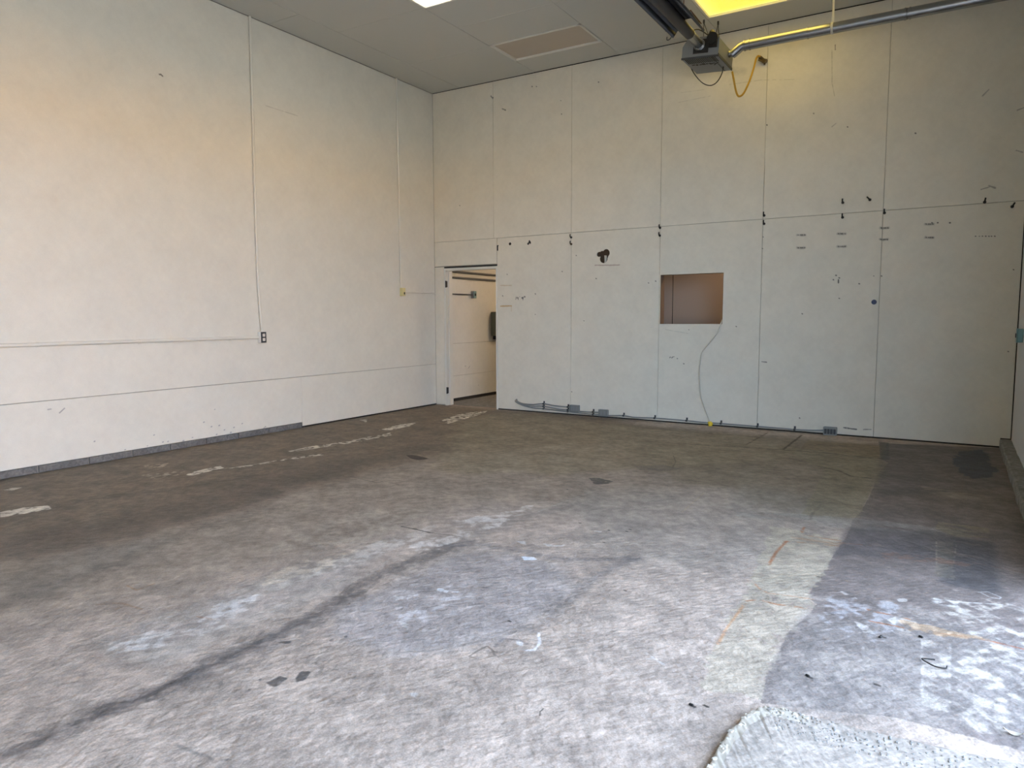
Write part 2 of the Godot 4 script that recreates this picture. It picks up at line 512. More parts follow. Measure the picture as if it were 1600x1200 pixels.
	p.stroke([3.19, 6.64, 3.29, 6.65, 3.28, 6.55], 0.016, Color8(150, 112, 78), 0.60, 0.70, 0.30, 0)
	p.stroke([3.30, 6.85, 3.38, 6.78, 3.53, 6.77], 0.020, Color8(152, 116, 84), 0.45, 0.90, 0.30, 0)
	p.stroke([3.82, 6.69, 3.91, 6.67], 0.014, Color8(150, 110, 80), 0.60, 0.70, 0.30, 0)
	p.stroke([3.83, 1.44, 4.23, 1.38, 4.67, 1.30, 5.24, 1.20], 0.030, Color8(72, 60, 50), 0.55, 0.80, 0.20, 0)
	p.stroke([5.24, 1.20, 5.47, 1.18, 5.69, 1.17, 5.82, 1.20, 6.11, 1.21], 0.034, Color8(72, 60, 50), 0.80, 0.80, 0.10, 0)
	p.stroke([5.23, 1.17, 5.23, 0.79, 5.23, 0.19], 0.036, Color8(72, 60, 50), 0.80, 0.80, 0.10, 0)
	p.stroke([4.85, 1.11, 4.86, 0.60, 4.87, 0.19], 0.034, Color8(72, 60, 50), 0.50, 0.80, 0.15, 0)
	p.stroke([5.72, 1.90, 5.83, 1.96, 5.95, 2.14, 6.09, 2.14], 0.034, Color8(72, 60, 50), 0.60, 0.80, 0.15, 0)
	p.stroke([5.88, 3.67, 5.87, 3.52, 5.88, 3.23, 5.94, 3.13, 6.11, 3.15], 0.030, Color8(88, 80, 72), 0.40, 0.90, 0.30, 0)
	p.stroke([3.48, 0.57, 4.26, 0.60, 4.88, 0.54], 0.060, Color8(88, 76, 62), 0.45, 0.90, 0.30, 2)
	p.stroke([4.22, 7.74, 4.24, 7.54, 4.24, 7.32, 4.27, 7.20], 0.160, Color8(84, 78, 76), 0.50, 1.00, 0.25, 0)
	p.stroke([4.24, 7.54, 4.24, 7.32, 4.27, 7.20, 4.27, 6.97], 0.080, Color8(84, 78, 76), 0.35, 1.00, 0.30, 0)
	p.stroke([4.24, 7.32, 4.27, 7.20, 4.27, 6.97, 4.26, 6.66, 4.26, 6.38, 4.23, 6.11], 0.130, Color8(84, 78, 76), 0.55, 1.00, 0.22, 0)
	p.stroke([4.27, 7.20, 4.27, 6.97, 4.27, 6.67, 4.26, 6.49], 0.050, Color8(84, 78, 76), 0.40, 1.00, 0.30, 0)
	p.stroke([4.27, 7.03, 4.31, 6.70, 4.32, 6.19], 0.260, Color8(112, 106, 104), 0.40, 1.00, 0.20, 0)
	p.stroke([4.21, 6.26, 4.17, 5.95, 4.18, 5.66, 4.19, 5.39, 4.25, 5.18], 0.140, Color8(84, 78, 76), 0.50, 1.00, 0.20, 0)
	p.stroke([4.20, 5.79, 4.20, 5.40, 4.20, 4.94, 4.27, 4.51, 4.37, 4.13], 0.200, Color8(120, 116, 112), 0.35, 1.00, 0.20, 0)
	p.stroke([4.14, 5.33, 4.37, 5.20, 4.62, 5.18, 4.86, 5.18, 5.07, 5.06, 5.21, 4.95], 0.120, Color8(112, 108, 108), 0.50, 1.00, 0.25, 0)
	p.stroke([5.18, 5.00, 5.13, 5.26, 5.13, 5.56, 5.14, 5.78, 5.17, 6.04], 0.110, Color8(116, 112, 112), 0.45, 1.00, 0.25, 0)
	p.poly([4.31, 6.01, 4.29, 5.35, 4.78, 5.24, 5.04, 5.37, 5.13, 5.87, 5.09, 6.19, 4.89, 6.51, 4.51, 6.54, 4.32, 6.28], Color8(150, 148, 152), 0.40, 0.200, 0.00, 0)
	p.stroke([1.37, 6.43, 1.29, 5.81, 1.50, 5.34, 1.72, 4.55], 0.200, Color8(88, 76, 68), 0.40, 1.00, 0.15, 0)
	p.stroke([2.96, 6.97, 2.83, 6.60, 2.65, 5.91, 2.63, 5.31], 0.240, Color8(118, 110, 102), 0.35, 1.00, 0.15, 0)
	p.poly([3.71, 7.03, 3.84, 6.85, 3.88, 6.66, 3.84, 6.39, 3.92, 6.47, 4.00, 6.75, 3.95, 6.95, 3.84, 7.07], Color8(204, 200, 196), 0.55, 0.070, 0.52, 1)
	p.poly([3.78, 6.56, 3.75, 6.46, 3.84, 6.39, 3.90, 6.46, 3.90, 6.61, 3.93, 6.79, 3.87, 6.71], Color8(206, 202, 200), 0.65, 0.030, 0.46, 1)
	p.poly([3.79, 7.01, 3.88, 6.82, 3.95, 6.95, 3.88, 7.03], Color8(204, 200, 196), 0.60, 0.040, 0.45, 1)
	p.poly([3.72, 6.37, 3.72, 6.00, 3.80, 5.44, 3.86, 5.02, 3.96, 5.27, 3.94, 5.81, 3.88, 6.27], Color8(196, 190, 182), 0.55, 0.100, 0.48, 1)
	p.poly([3.67, 6.25, 3.67, 5.91, 3.79, 5.65, 3.84, 5.98, 3.79, 6.28], Color8(196, 180, 160), 0.50, 0.060, 0.42, 1)
	p.poly([3.96, 4.83, 3.97, 4.71, 4.06, 4.70, 4.13, 4.78, 4.05, 4.87, 3.99, 4.87], Color8(204, 200, 196), 0.70, 0.020, 0.35, 1)
	p.poly([3.97, 5.41, 4.05, 5.14, 4.14, 4.85, 4.09, 4.62, 4.11, 4.23, 4.20, 4.39, 4.21, 4.73, 4.16, 5.15, 4.14, 5.50], Color8(204, 200, 196), 0.60, 0.080, 0.50, 1)
	p.poly([3.89, 4.97, 4.02, 4.67, 4.15, 4.71, 4.10, 5.01], Color8(204, 200, 196), 0.40, 0.050, 0.48, 1)
	p.poly([4.64, 5.26, 4.70, 5.23, 4.74, 5.26, 4.69, 5.31], Color8(225, 228, 234), 0.90, 0.008, 0.15, 0)
	p.poly([4.47, 5.04, 4.52, 5.01, 4.57, 5.08], Color8(204, 200, 196), 0.80, 0.006, 0.25, 0)
	p.poly([4.64, 5.00, 4.72, 4.99, 4.75, 4.94, 4.76, 4.99, 4.68, 5.03], Color8(204, 200, 196), 0.70, 0.010, 0.35, 0)
	p.poly([4.77, 4.62, 4.83, 4.60, 4.83, 4.63], Color8(204, 200, 196), 0.90, 0.005, 0.10, 0)
	p.poly([4.53, 5.87, 4.58, 5.86, 4.66, 5.85, 4.61, 5.90, 4.55, 5.90], Color8(222, 222, 224), 0.85, 0.008, 0.25, 0)
	p.poly([4.40, 6.05, 4.47, 6.03, 4.47, 6.08], Color8(204, 200, 196), 0.60, 0.010, 0.40, 0)
	p.stroke([5.20, 6.05, 5.25, 6.13, 5.26, 6.19, 5.23, 6.22], 0.020, Color8(216, 216, 220), 0.75, 0.60, 0.35, 0)
	p.poly([5.15, 6.15, 5.18, 6.15, 5.21, 6.19, 5.18, 6.19], Color8(204, 200, 196), 0.90, 0.008, 0.20, 0)
	p.poly([4.62, 6.26, 4.68, 6.26, 4.71, 6.31, 4.67, 6.30], Color8(204, 200, 196), 0.70, 0.010, 0.35, 0)
	p.stroke([5.64, 5.98, 5.74, 6.04], 0.018, Color8(204, 200, 196), 0.60, 0.70, 0.35, 0)
	p.stroke([5.67, 6.03, 5.72, 6.00], 0.012, Color8(204, 200, 196), 0.50, 0.70, 0.35, 0)
	p.poly([5.05, 6.71, 5.07, 6.69, 5.09, 6.72], Color8(204, 200, 196), 0.60, 0.010, 0.40, 0)
	p.poly([5.12, 6.57, 5.17, 6.54, 5.17, 6.56], Color8(204, 200, 196), 0.60, 0.010, 0.40, 0)
	p.poly([4.22, 5.86, 4.74, 5.75, 4.98, 6.12, 4.69, 6.36], Color8(196, 196, 200), 0.45, 0.100, 0.60, 1)
	p.poly([3.29, 5.95, 3.22, 5.05, 3.65, 4.60, 3.71, 5.56], Color8(170, 160, 146), 0.30, 0.150, 0.45, 1)
	p.poly([1.08, 1.30, 0.94, 0.75, 0.96, 0.44, 1.07, 0.22, 1.22, 0.59, 1.25, 1.00, 1.32, 1.48], Color8(222, 212, 196), 0.85, 0.020, 0.46, 0)
	p.poly([0.92, 2.30, 0.85, 1.87, 0.91, 1.59, 1.04, 1.88, 1.05, 2.22], Color8(222, 212, 196), 0.85, 0.020, 0.41, 0)
	p.poly([1.04, 3.77, 1.05, 3.43, 1.15, 3.07, 1.16, 2.37, 1.29, 2.50, 1.27, 3.00, 1.19, 3.48, 1.10, 3.77], Color8(222, 212, 196), 0.80, 0.020, 0.48, 0)
	p.poly([1.15, 4.95, 1.08, 4.78, 1.09, 4.56, 1.19, 4.60, 1.20, 4.80, 1.22, 4.93], Color8(222, 212, 196), 0.90, 0.020, 0.34, 0)
	p.poly([1.21, 4.64, 1.29, 4.34, 1.33, 4.01, 1.45, 3.64, 1.50, 3.73, 1.38, 4.12, 1.31, 4.49], Color8(222, 212, 196), 0.75, 0.012, 0.48, 0)
	p.poly([1.11, 6.32, 1.13, 6.17, 1.22, 6.06, 1.33, 6.09, 1.30, 6.24, 1.26, 6.38], Color8(222, 212, 196), 0.90, 0.020, 0.34, 0)
	p.poly([0.47, 4.90, 0.57, 4.73, 0.68, 4.80, 0.62, 4.96], Color8(190, 170, 146), 0.60, 0.020, 0.48, 0)
	p.poly([0.85, 5.13, 0.99, 4.84, 1.10, 4.97, 1.05, 5.17], Color8(190, 178, 160), 0.60, 0.030, 0.55, 0)
	p.poly([0.38, 6.01, 0.40, 5.93, 0.44, 5.85, 0.49, 5.97], Color8(222, 212, 196), 0.70, 0.010, 0.46, 0)
	p.poly([0.13, 1.79, 0.18, 1.69, 0.36, 1.91], Color8(222, 212, 196), 0.70, 0.010, 0.31, 0)
	p.stroke([3.70, 5.16, 3.79, 5.16, 3.93, 5.17], 0.018, Color8(58, 54, 50), 0.75, 0.60, 0.10, 0)
	p.stroke([3.93, 5.17, 4.15, 5.14], 0.012, Color8(58, 54, 50), 0.50, 0.70, 0.20, 0)
	p.poly([2.19, 3.32, 2.25, 3.28, 2.39, 3.31, 2.49, 3.35, 2.45, 3.45, 2.33, 3.42], Color8(60, 48, 38), 0.90, 0.008, 0.15, 0)
	p.stroke([2.37, 4.27, 2.59, 4.31, 2.74, 4.33, 2.75, 4.26, 2.93, 4.29], 0.010, Color8(58, 54, 50), 0.60, 0.60, 0.20, 0)
	p.stroke([3.23, 4.28, 3.45, 4.34, 3.65, 4.33, 3.84, 4.28], 0.009, Color8(58, 54, 50), 0.50, 0.60, 0.35, 0)
	p.poly([4.12, 3.31, 4.19, 3.27, 4.34, 3.32, 4.34, 3.42, 4.26, 3.49], Color8(66, 62, 60), 0.70, 0.030, 0.25, 0)
	p.poly([4.26, 2.68, 4.47, 2.52, 4.66, 2.56, 4.57, 2.73, 4.36, 2.80], Color8(100, 94, 88), 0.55, 0.060, 0.25, 0)
	p.stroke([4.40, 2.04, 4.52, 2.32, 4.57, 2.55], 0.012, Color8(58, 54, 50), 0.40, 0.70, 0.30, 0)
	p.poly([4.53, 6.99, 4.55, 6.98, 4.58, 7.01], Color8(74, 70, 68), 0.80, 0.012, 0.50, 1)
	p.poly([4.51, 6.92, 4.52, 6.90, 4.56, 6.94], Color8(74, 70, 68), 0.80, 0.012, 0.50, 1)
	p.poly([4.55, 6.92, 4.56, 6.86, 4.60, 6.86, 4.61, 6.92], Color8(74, 70, 68), 0.80, 0.012, 0.50, 1)
	p.poly([4.64, 6.86, 4.60, 6.80, 4.63, 6.78, 4.66, 6.83], Color8(74, 70, 68), 0.80, 0.012, 0.50, 1)
	p.poly([4.59, 6.72, 4.60, 6.67, 4.62, 6.68, 4.63, 6.73], Color8(74, 70, 68), 0.80, 0.012, 0.50, 1)
	p.poly([4.66, 6.73, 4.67, 6.70, 4.69, 6.72], Color8(74, 70, 68), 0.80, 0.012, 0.50, 1)
	p.poly([4.50, 6.56, 4.49, 6.52, 4.52, 6.55], Color8(74, 70, 68), 0.80, 0.012, 0.50, 1)
	p.poly([4.52, 6.50, 4.53, 6.48, 4.55, 6.51], Color8(74, 70, 68), 0.80, 0.012, 0.50, 1)
	p.poly([4.81, 7.30, 4.83, 7.28, 4.84, 7.29], Color8(74, 70, 68), 0.80, 0.012, 0.50, 1)
	p.poly([6.11, 6.38, 6.13, 6.34, 6.13, 6.36], Color8(74, 70, 68), 0.80, 0.012, 0.50, 1)
	p.poly([4.32, 6.68, 4.37, 6.64, 4.38, 6.66], Color8(74, 70, 68), 0.80, 0.012, 0.50, 1)
	p.stroke([5.07, 6.37, 5.07, 6.31, 5.08, 6.26, 5.12, 6.28, 5.15, 6.31], 0.014, Color8(88, 80, 72), 0.60, 0.70, 0.30, 0)
	p.stroke([5.07, 6.37, 5.12, 6.37, 5.15, 6.32], 0.012, Color8(120, 108, 92), 0.40, 0.80, 0.35, 0)
	p.stroke([5.11, 6.25, 5.10, 6.17, 5.16, 6.15, 5.21, 6.16], 0.020, Color8(100, 94, 96), 0.50, 0.80, 0.30, 0)
	p.stroke([5.51, 6.59, 5.50, 6.57, 5.50, 6.55], 0.006, Color8(58, 54, 50), 0.80, 0.40, 0.00, 0)
	p.stroke([4.64, 7.32, 4.79, 7.31], 0.020, Color8(110, 106, 102), 0.60, 0.80, 0.30, 0)
	p.stroke([5.33, 6.95, 5.35, 6.91], 0.014, Color8(58, 54, 50), 0.50, 0.70, 0.30, 0)
	p.stroke([5.24, 6.77, 5.27, 6.67], 0.030, Color8(120, 114, 108), 0.50, 0.90, 0.30, 0)
	p.stroke([4.27, 4.42, 4.30, 4.11, 4.34, 3.76], 0.020, Color8(190, 186, 178), 0.40, 0.80, 0.30, 0)
	p.stroke([5.11, 3.92, 5.08, 3.32], 0.020, Color8(172, 156, 124), 0.50, 0.80, 0.40, 0)
	p.stroke([4.848, 4.555, 4.860, 4.559], .014, Color8(58, 54, 50), .85, .5, 0.0, 0)
	p.stroke([4.954, 4.523, 4.966, 4.527], .014, Color8(58, 54, 50), .85, .5, 0.0, 0)
	p.stroke([4.956, 4.475, 4.968, 4.479], .014, Color8(58, 54, 50), .85, .5, 0.0, 0)
	p.stroke([4.138, 3.741, 4.150, 3.745], .014, Color8(58, 54, 50), .85, .5, 0.0, 0)
	p.stroke([4.627, 4.510, 4.639, 4.514], .014, Color8(58, 54, 50), .85, .5, 0.0, 0)
	p.stroke([4.922, 4.793, 4.934, 4.797], .014, Color8(58, 54, 50), .85, .5, 0.0, 0)
	p.stroke([6.082, 4.740, 6.094, 4.744], .014, Color8(58, 54, 50), .85, .5, 0.0, 0)
	p.stroke([6.429, 5.345, 6.441, 5.349], .014, Color8(58, 54, 50), .85, .5, 0.0, 0)
	p.stroke([6.443, 5.786, 6.455, 5.790], .014, Color8(58, 54, 50), .85, .5, 0.0, 0)
	p.stroke([6.225, 5.853, 6.237, 5.857], .014, Color8(58, 54, 50), .85, .5, 0.0, 0)
	p.stroke([5.958, 6.245, 5.970, 6.249], .014, Color8(58, 54, 50), .85, .5, 0.0, 0)
	p.stroke([5.921, 6.268, 5.933, 6.272], .014, Color8(58, 54, 50), .85, .5, 0.0, 0)
	p.stroke([5.028, 6.011, 5.040, 6.015], .014, Color8(58, 54, 50), .85, .5, 0.0, 0)
	p.stroke([5.319, 5.422, 5.331, 5.426], .014, Color8(58, 54, 50), .85, .5, 0.0, 0)

func back_texture() -> ImageTexture:
	var p := Painter.new()
	p.setup(2048, 1308, 7.2, 4.6, Color8(216, 211, 196), 31)
	p.stroke([5.083, 2.344, 5.123, 2.352, 5.163, 2.349], 0.035, Color8(120, 118, 110), 0.60, 0.90, 0.30, 0)
	p.stroke([5.090, 2.344, 5.094, 2.346], 0.016, Color8(70, 68, 62), 0.70, 0.60, 0.00, 0)
	p.stroke([5.116, 2.346, 5.121, 2.348], 0.016, Color8(70, 68, 62), 0.70, 0.60, 0.00, 0)
	p.stroke([5.133, 2.347, 5.137, 2.349], 0.016, Color8(70, 68, 62), 0.70, 0.60, 0.00, 0)
	p.stroke([5.157, 2.348, 5.161, 2.350], 0.016, Color8(70, 68, 62), 0.70, 0.60, 0.00, 0)
	p.stroke([5.496, 2.355, 5.534, 2.363, 5.572, 2.360], 0.035, Color8(120, 118, 110), 0.60, 0.90, 0.30, 0)
	p.stroke([5.502, 2.356, 5.506, 2.358], 0.016, Color8(70, 68, 62), 0.70, 0.60, 0.00, 0)
	p.stroke([5.527, 2.357, 5.531, 2.360], 0.016, Color8(70, 68, 62), 0.70, 0.60, 0.00, 0)
	p.stroke([5.543, 2.358, 5.547, 2.361], 0.016, Color8(70, 68, 62), 0.70, 0.60, 0.00, 0)
	p.stroke([5.565, 2.360, 5.569, 2.362], 0.016, Color8(70, 68, 62), 0.70, 0.60, 0.00, 0)
	p.stroke([5.909, 2.321, 5.945, 2.329, 5.981, 2.326], 0.035, Color8(120, 118, 110), 0.60, 0.90, 0.30, 0)
	p.stroke([5.915, 2.322, 5.919, 2.324], 0.016, Color8(70, 68, 62), 0.70, 0.60, 0.00, 0)
	p.stroke([5.939, 2.323, 5.943, 2.326], 0.016, Color8(70, 68, 62), 0.70, 0.60, 0.00, 0)
	p.stroke([5.954, 2.324, 5.958, 2.327], 0.016, Color8(70, 68, 62), 0.70, 0.60, 0.00, 0)
	p.stroke([5.975, 2.326, 5.979, 2.328], 0.016, Color8(70, 68, 62), 0.70, 0.60, 0.00, 0)
	p.stroke([6.318, 2.310, 6.352, 2.317, 6.386, 2.315], 0.035, Color8(120, 118, 110), 0.60, 0.90, 0.30, 0)
	p.stroke([6.324, 2.310, 6.327, 2.312], 0.016, Color8(70, 68, 62), 0.70, 0.60, 0.00, 0)
	p.stroke([6.346, 2.312, 6.350, 2.314], 0.016, Color8(70, 68, 62), 0.70, 0.60, 0.00, 0)
	p.stroke([6.361, 2.313, 6.364, 2.315], 0.016, Color8(70, 68, 62), 0.70, 0.60, 0.00, 0)
	p.stroke([6.380, 2.314, 6.384, 2.316], 0.016, Color8(70, 68, 62), 0.70, 0.60, 0.00, 0)
	p.stroke([5.087, 2.484, 5.128, 2.492, 5.168, 2.489], 0.035, Color8(120, 118, 110), 0.60, 0.90, 0.30, 0)
	p.stroke([5.094, 2.485, 5.098, 2.487], 0.016, Color8(70, 68, 62), 0.70, 0.60, 0.00, 0)
	p.stroke([5.121, 2.486, 5.125, 2.489], 0.016, Color8(70, 68, 62), 0.70, 0.60, 0.00, 0)
	p.stroke([5.138, 2.487, 5.142, 2.489], 0.016, Color8(70, 68, 62), 0.70, 0.60, 0.00, 0)
	p.stroke([5.161, 2.488, 5.165, 2.491], 0.016, Color8(70, 68, 62), 0.70, 0.60, 0.00, 0)
	p.stroke([5.501, 2.492, 5.539, 2.500, 5.577, 2.496], 0.035, Color8(120, 118, 110), 0.60, 0.90, 0.30, 0)
	p.stroke([5.507, 2.493, 5.511, 2.495], 0.016, Color8(70, 68, 62), 0.70, 0.60, 0.00, 0)
	p.stroke([5.532, 2.494, 5.536, 2.496], 0.016, Color8(70, 68, 62), 0.70, 0.60, 0.00, 0)
	p.stroke([5.548, 2.495, 5.552, 2.497], 0.016, Color8(70, 68, 62), 0.70, 0.60, 0.00, 0)
	p.stroke([5.570, 2.496, 5.574, 2.498], 0.016, Color8(70, 68, 62), 0.70, 0.60, 0.00, 0)
	p.stroke([5.908, 2.441, 5.944, 2.448, 5.980, 2.445], 0.035, Color8(120, 118, 110), 0.60, 0.90, 0.30, 0)
	p.stroke([5.914, 2.441, 5.918, 2.443], 0.016, Color8(70, 68, 62), 0.70, 0.60, 0.00, 0)
	p.stroke([5.938, 2.443, 5.942, 2.445], 0.016, Color8(70, 68, 62), 0.70, 0.60, 0.00, 0)
	p.stroke([5.953, 2.443, 5.957, 2.446], 0.016, Color8(70, 68, 62), 0.70, 0.60, 0.00, 0)
	p.stroke([5.974, 2.445, 5.978, 2.447], 0.016, Color8(70, 68, 62), 0.70, 0.60, 0.00, 0)
	p.stroke([6.324, 2.446, 6.358, 2.453, 6.392, 2.450], 0.035, Color8(120, 118, 110), 0.60, 0.90, 0.30, 0)
	p.stroke([6.330, 2.446, 6.333, 2.448], 0.016, Color8(70, 68, 62), 0.70, 0.60, 0.00, 0)
	p.stroke([6.352, 2.447, 6.356, 2.449], 0.016, Color8(70, 68, 62), 0.70, 0.60, 0.00, 0)
	p.stroke([6.367, 2.448, 6.370, 2.450], 0.016, Color8(70, 68, 62), 0.70, 0.60, 0.00, 0)
	p.stroke([6.386, 2.449, 6.390, 2.452], 0.016, Color8(70, 68, 62), 0.70, 0.60, 0.00, 0)
	p.stroke([6.755, 2.459, 6.758, 2.461], 0.014, Color8(70, 68, 62), 0.80, 0.50, 0.00, 0)
	p.stroke([6.787, 2.461, 6.790, 2.463], 0.014, Color8(70, 68, 62), 0.80, 0.50, 0.00, 0)
	p.stroke([6.813, 2.462, 6.817, 2.464], 0.014, Color8(70, 68, 62), 0.80, 0.50, 0.00, 0)
	p.stroke([6.840, 2.464, 6.843, 2.466], 0.014, Color8(70, 68, 62), 0.80, 0.50, 0.00, 0)
	p.stroke([6.866, 2.466, 6.870, 2.468], 0.014, Color8(70, 68, 62), 0.80, 0.50, 0.00, 0)
	p.stroke([6.887, 2.467, 6.891, 2.469], 0.014, Color8(70, 68, 62), 0.80, 0.50, 0.00, 0)
	p.stroke([6.914, 2.468, 6.917, 2.470], 0.014, Color8(70, 68, 62), 0.80, 0.50, 0.00, 0)
	p.stroke([6.374, 2.301, 6.377, 2.301], 0.016, Color8(70, 68, 62), 0.80, 0.50, 0.00, 0)
	p.stroke([6.425, 2.304, 6.428, 2.305], 0.016, Color8(70, 68, 62), 0.80, 0.50, 0.00, 0)
	p.stroke([6.531, 2.312, 6.534, 2.312], 0.016, Color8(70, 68, 62), 0.80, 0.50, 0.00, 0)
	p.stroke([1.265, 2.650, 1.274, 2.655], 0.014, Color8(70, 68, 62), 0.75, 0.60, 0.00, 0)
	p.stroke([2.130, 2.641, 2.138, 2.646], 0.014, Color8(70, 68, 62), 0.75, 0.60, 0.00, 0)
	p.stroke([2.626, 2.749, 2.634, 2.753], 0.014, Color8(70, 68, 62), 0.75, 0.60, 0.00, 0)
	p.stroke([1.718, 2.929, 1.726, 2.934], 0.014, Color8(70, 68, 62), 0.75, 0.60, 0.00, 0)
	p.stroke([1.717, 3.208, 1.726, 3.212], 0.014, Color8(70, 68, 62), 0.75, 0.60, 0.00, 0)
	p.stroke([2.455, 3.295, 2.463, 3.299], 0.014, Color8(70, 68, 62), 0.75, 0.60, 0.00, 0)
	p.stroke([3.344, 2.826, 3.351, 2.830], 0.014, Color8(70, 68, 62), 0.75, 0.60, 0.00, 0)
	p.stroke([2.338, 2.440, 2.345, 2.445], 0.014, Color8(70, 68, 62), 0.75, 0.60, 0.00, 0)
	p.stroke([3.435, 2.805, 3.442, 2.809], 0.014, Color8(70, 68, 62), 0.75, 0.60, 0.00, 0)
	p.stroke([5.169, 4.393, 5.174, 4.397], 0.014, Color8(70, 68, 62), 0.75, 0.60, 0.00, 0)
	p.stroke([5.492, 2.802, 5.498, 2.805], 0.014, Color8(70, 68, 62), 0.75, 0.60, 0.00, 0)
	p.stroke([5.723, 2.898, 5.729, 2.901], 0.014, Color8(70, 68, 62), 0.75, 0.60, 0.00, 0)
	p.stroke([5.862, 2.820, 5.867, 2.824], 0.014, Color8(70, 68, 62), 0.75, 0.60, 0.00, 0)
	p.stroke([5.935, 2.823, 5.940, 2.826], 0.014, Color8(70, 68, 62), 0.75, 0.60, 0.00, 0)
	p.stroke([7.080, 2.798, 7.085, 2.801], 0.014, Color8(70, 68, 62), 0.75, 0.60, 0.00, 0)
	p.stroke([7.079, 3.596, 7.084, 3.599], 0.014, Color8(70, 68, 62), 0.75, 0.60, 0.00, 0)
	p.stroke([5.533, 3.052, 5.539, 3.055], 0.014, Color8(70, 68, 62), 0.75, 0.60, 0.00, 0)
	p.stroke([0.465, 1.642, 0.474, 1.648], 0.014, Color8(70, 68, 62), 0.75, 0.60, 0.00, 0)
	p.stroke([2.641, 0.289, 2.648, 0.294], 0.014, Color8(70, 68, 62), 0.75, 0.60, 0.00, 0)
	p.stroke([1.048, 0.226, 1.056, 0.231], 0.014, Color8(70, 68, 62), 0.75, 0.60, 0.00, 0)
	p.stroke([1.245, 0.426, 1.253, 0.432], 0.014, Color8(70, 68, 62), 0.75, 0.60, 0.00, 0)
	p.stroke([1.670, 0.183, 1.677, 0.189], 0.014, Color8(70, 68, 62), 0.75, 0.60, 0.00, 0)
	p.stroke([1.738, 0.195, 1.746, 0.200], 0.014, Color8(70, 68, 62), 0.75, 0.60, 0.00, 0)
	p.stroke([4.717, 1.102, 4.723, 1.107], 0.014, Color8(70, 68, 62), 0.75, 0.60, 0.00, 0)
	p.stroke([5.549, 1.238, 5.554, 1.242], 0.014, Color8(70, 68, 62), 0.75, 0.60, 0.00, 0)
	p.stroke([5.206, 1.048, 5.211, 1.053], 0.014, Color8(70, 68, 62), 0.75, 0.60, 0.00, 0)
	p.stroke([6.187, 1.388, 6.192, 1.392], 0.014, Color8(70, 68, 62), 0.75, 0.60, 0.00, 0)
	p.stroke([2.104, 0.432, 2.111, 0.438], 0.014, Color8(70, 68, 62), 0.75, 0.60, 0.00, 0)
	p.stroke([2.114, 0.604, 2.121, 0.609], 0.014, Color8(70, 68, 62), 0.75, 0.60, 0.00, 0)
	p.stroke([4.711, 2.342, 4.716, 2.346], 0.014, Color8(70, 68, 62), 0.75, 0.60, 0.00, 0)
	p.stroke([4.707, 2.472, 4.713, 2.476], 0.014, Color8(70, 68, 62), 0.75, 0.60, 0.00, 0)
	p.stroke([2.281, 4.245, 2.289, 4.249], 0.014, Color8(70, 68, 62), 0.75, 0.60, 0.00, 0)
	p.stroke([4.434, 3.362, 4.441, 3.366], 0.014, Color8(70, 68, 62), 0.75, 0.60, 0.00, 0)
	p.stroke([5.158, 3.216, 5.164, 3.220], 0.014, Color8(70, 68, 62), 0.75, 0.60, 0.00, 0)
	p.stroke([5.468, 2.849, 5.474, 2.853], 0.014, Color8(70, 68, 62), 0.75, 0.60, 0.00, 0)
	p.stroke([5.525, 2.830, 5.531, 2.834], 0.014, Color8(70, 68, 62), 0.75, 0.60, 0.00, 0)
	p.stroke([3.731, 3.758, 3.737, 3.761], 0.014, Color8(70, 68, 62), 0.75, 0.60, 0.00, 0)
	p.stroke([1.190, 2.946, 1.198, 2.951], 0.014, Color8(70, 68, 62), 0.75, 0.60, 0.00, 0)
	p.stroke([3.868, 3.403, 3.874, 3.407], 0.014, Color8(70, 68, 62), 0.75, 0.60, 0.00, 0)
	p.stroke([3.812, 3.818, 3.819, 3.822], 0.014, Color8(70, 68, 62), 0.75, 0.60, 0.00, 0)
	p.stroke([1.016, 0.204, 1.047, 0.243], 0.020, Color8(86, 84, 78), 0.60, 0.60, 0.20, 0)
	p.stroke([1.203, 0.403, 1.255, 0.428], 0.020, Color8(110, 108, 100), 0.70, 0.60, 0.20, 0)
	p.stroke([5.520, 2.851, 5.521, 2.885], 0.014, Color8(70, 68, 62), 0.80, 0.50, 0.00, 0)
	p.stroke([2.616, 2.580, 2.796, 2.587, 2.955, 2.590], 0.020, Color8(150, 128, 118), 0.60, 0.70, 0.00, 0)
	p.stroke([1.158, 2.803, 1.338, 2.807], 0.016, Color8(186, 164, 126), 0.60, 0.60, 0.20, 0)
	p.stroke([1.157, 3.093, 1.337, 3.090], 0.022, Color8(186, 152, 104), 0.85, 0.60, 0.10, 0)
	p.stroke([1.337, 3.090, 1.337, 3.162], 0.014, Color8(186, 160, 120), 0.60, 0.70, 0.00, 0)
	p.stroke([5.398, 1.217, 5.435, 1.188], 0.020, Color8(130, 126, 118), 0.50, 0.80, 0.00, 0)
	p.stroke([6.748, 1.110, 6.797, 1.058], 0.016, Color8(120, 118, 112), 0.50, 0.80, 0.00, 0)
	p.stroke([6.842, 1.976, 6.896, 2.005], 0.020, Color8(110, 108, 102), 0.60, 0.80, 0.00, 0)
	p.stroke([6.781, 2.007, 6.848, 1.989], 0.018, Color8(90, 88, 84), 0.50, 0.80, 0.00, 0)
	p.stroke([7.048, 1.664, 7.099, 1.688], 0.018, Color8(100, 98, 94), 0.50, 0.70, 0.00, 0)
	p.stroke([7.038, 1.287, 7.088, 1.271], 0.014, Color8(110, 108, 104), 0.60, 0.70, 0.00, 0)
	p.stroke([5.369, 0.416, 5.382, 0.762, 5.412, 0.899], 0.012, Color8(150, 146, 130), 0.50, 0.80, 0.30, 0)
	p.stroke([5.399, 0.370, 5.401, 0.422], 0.010, Color8(80, 78, 70), 0.70, 0.60, 0.00, 0)
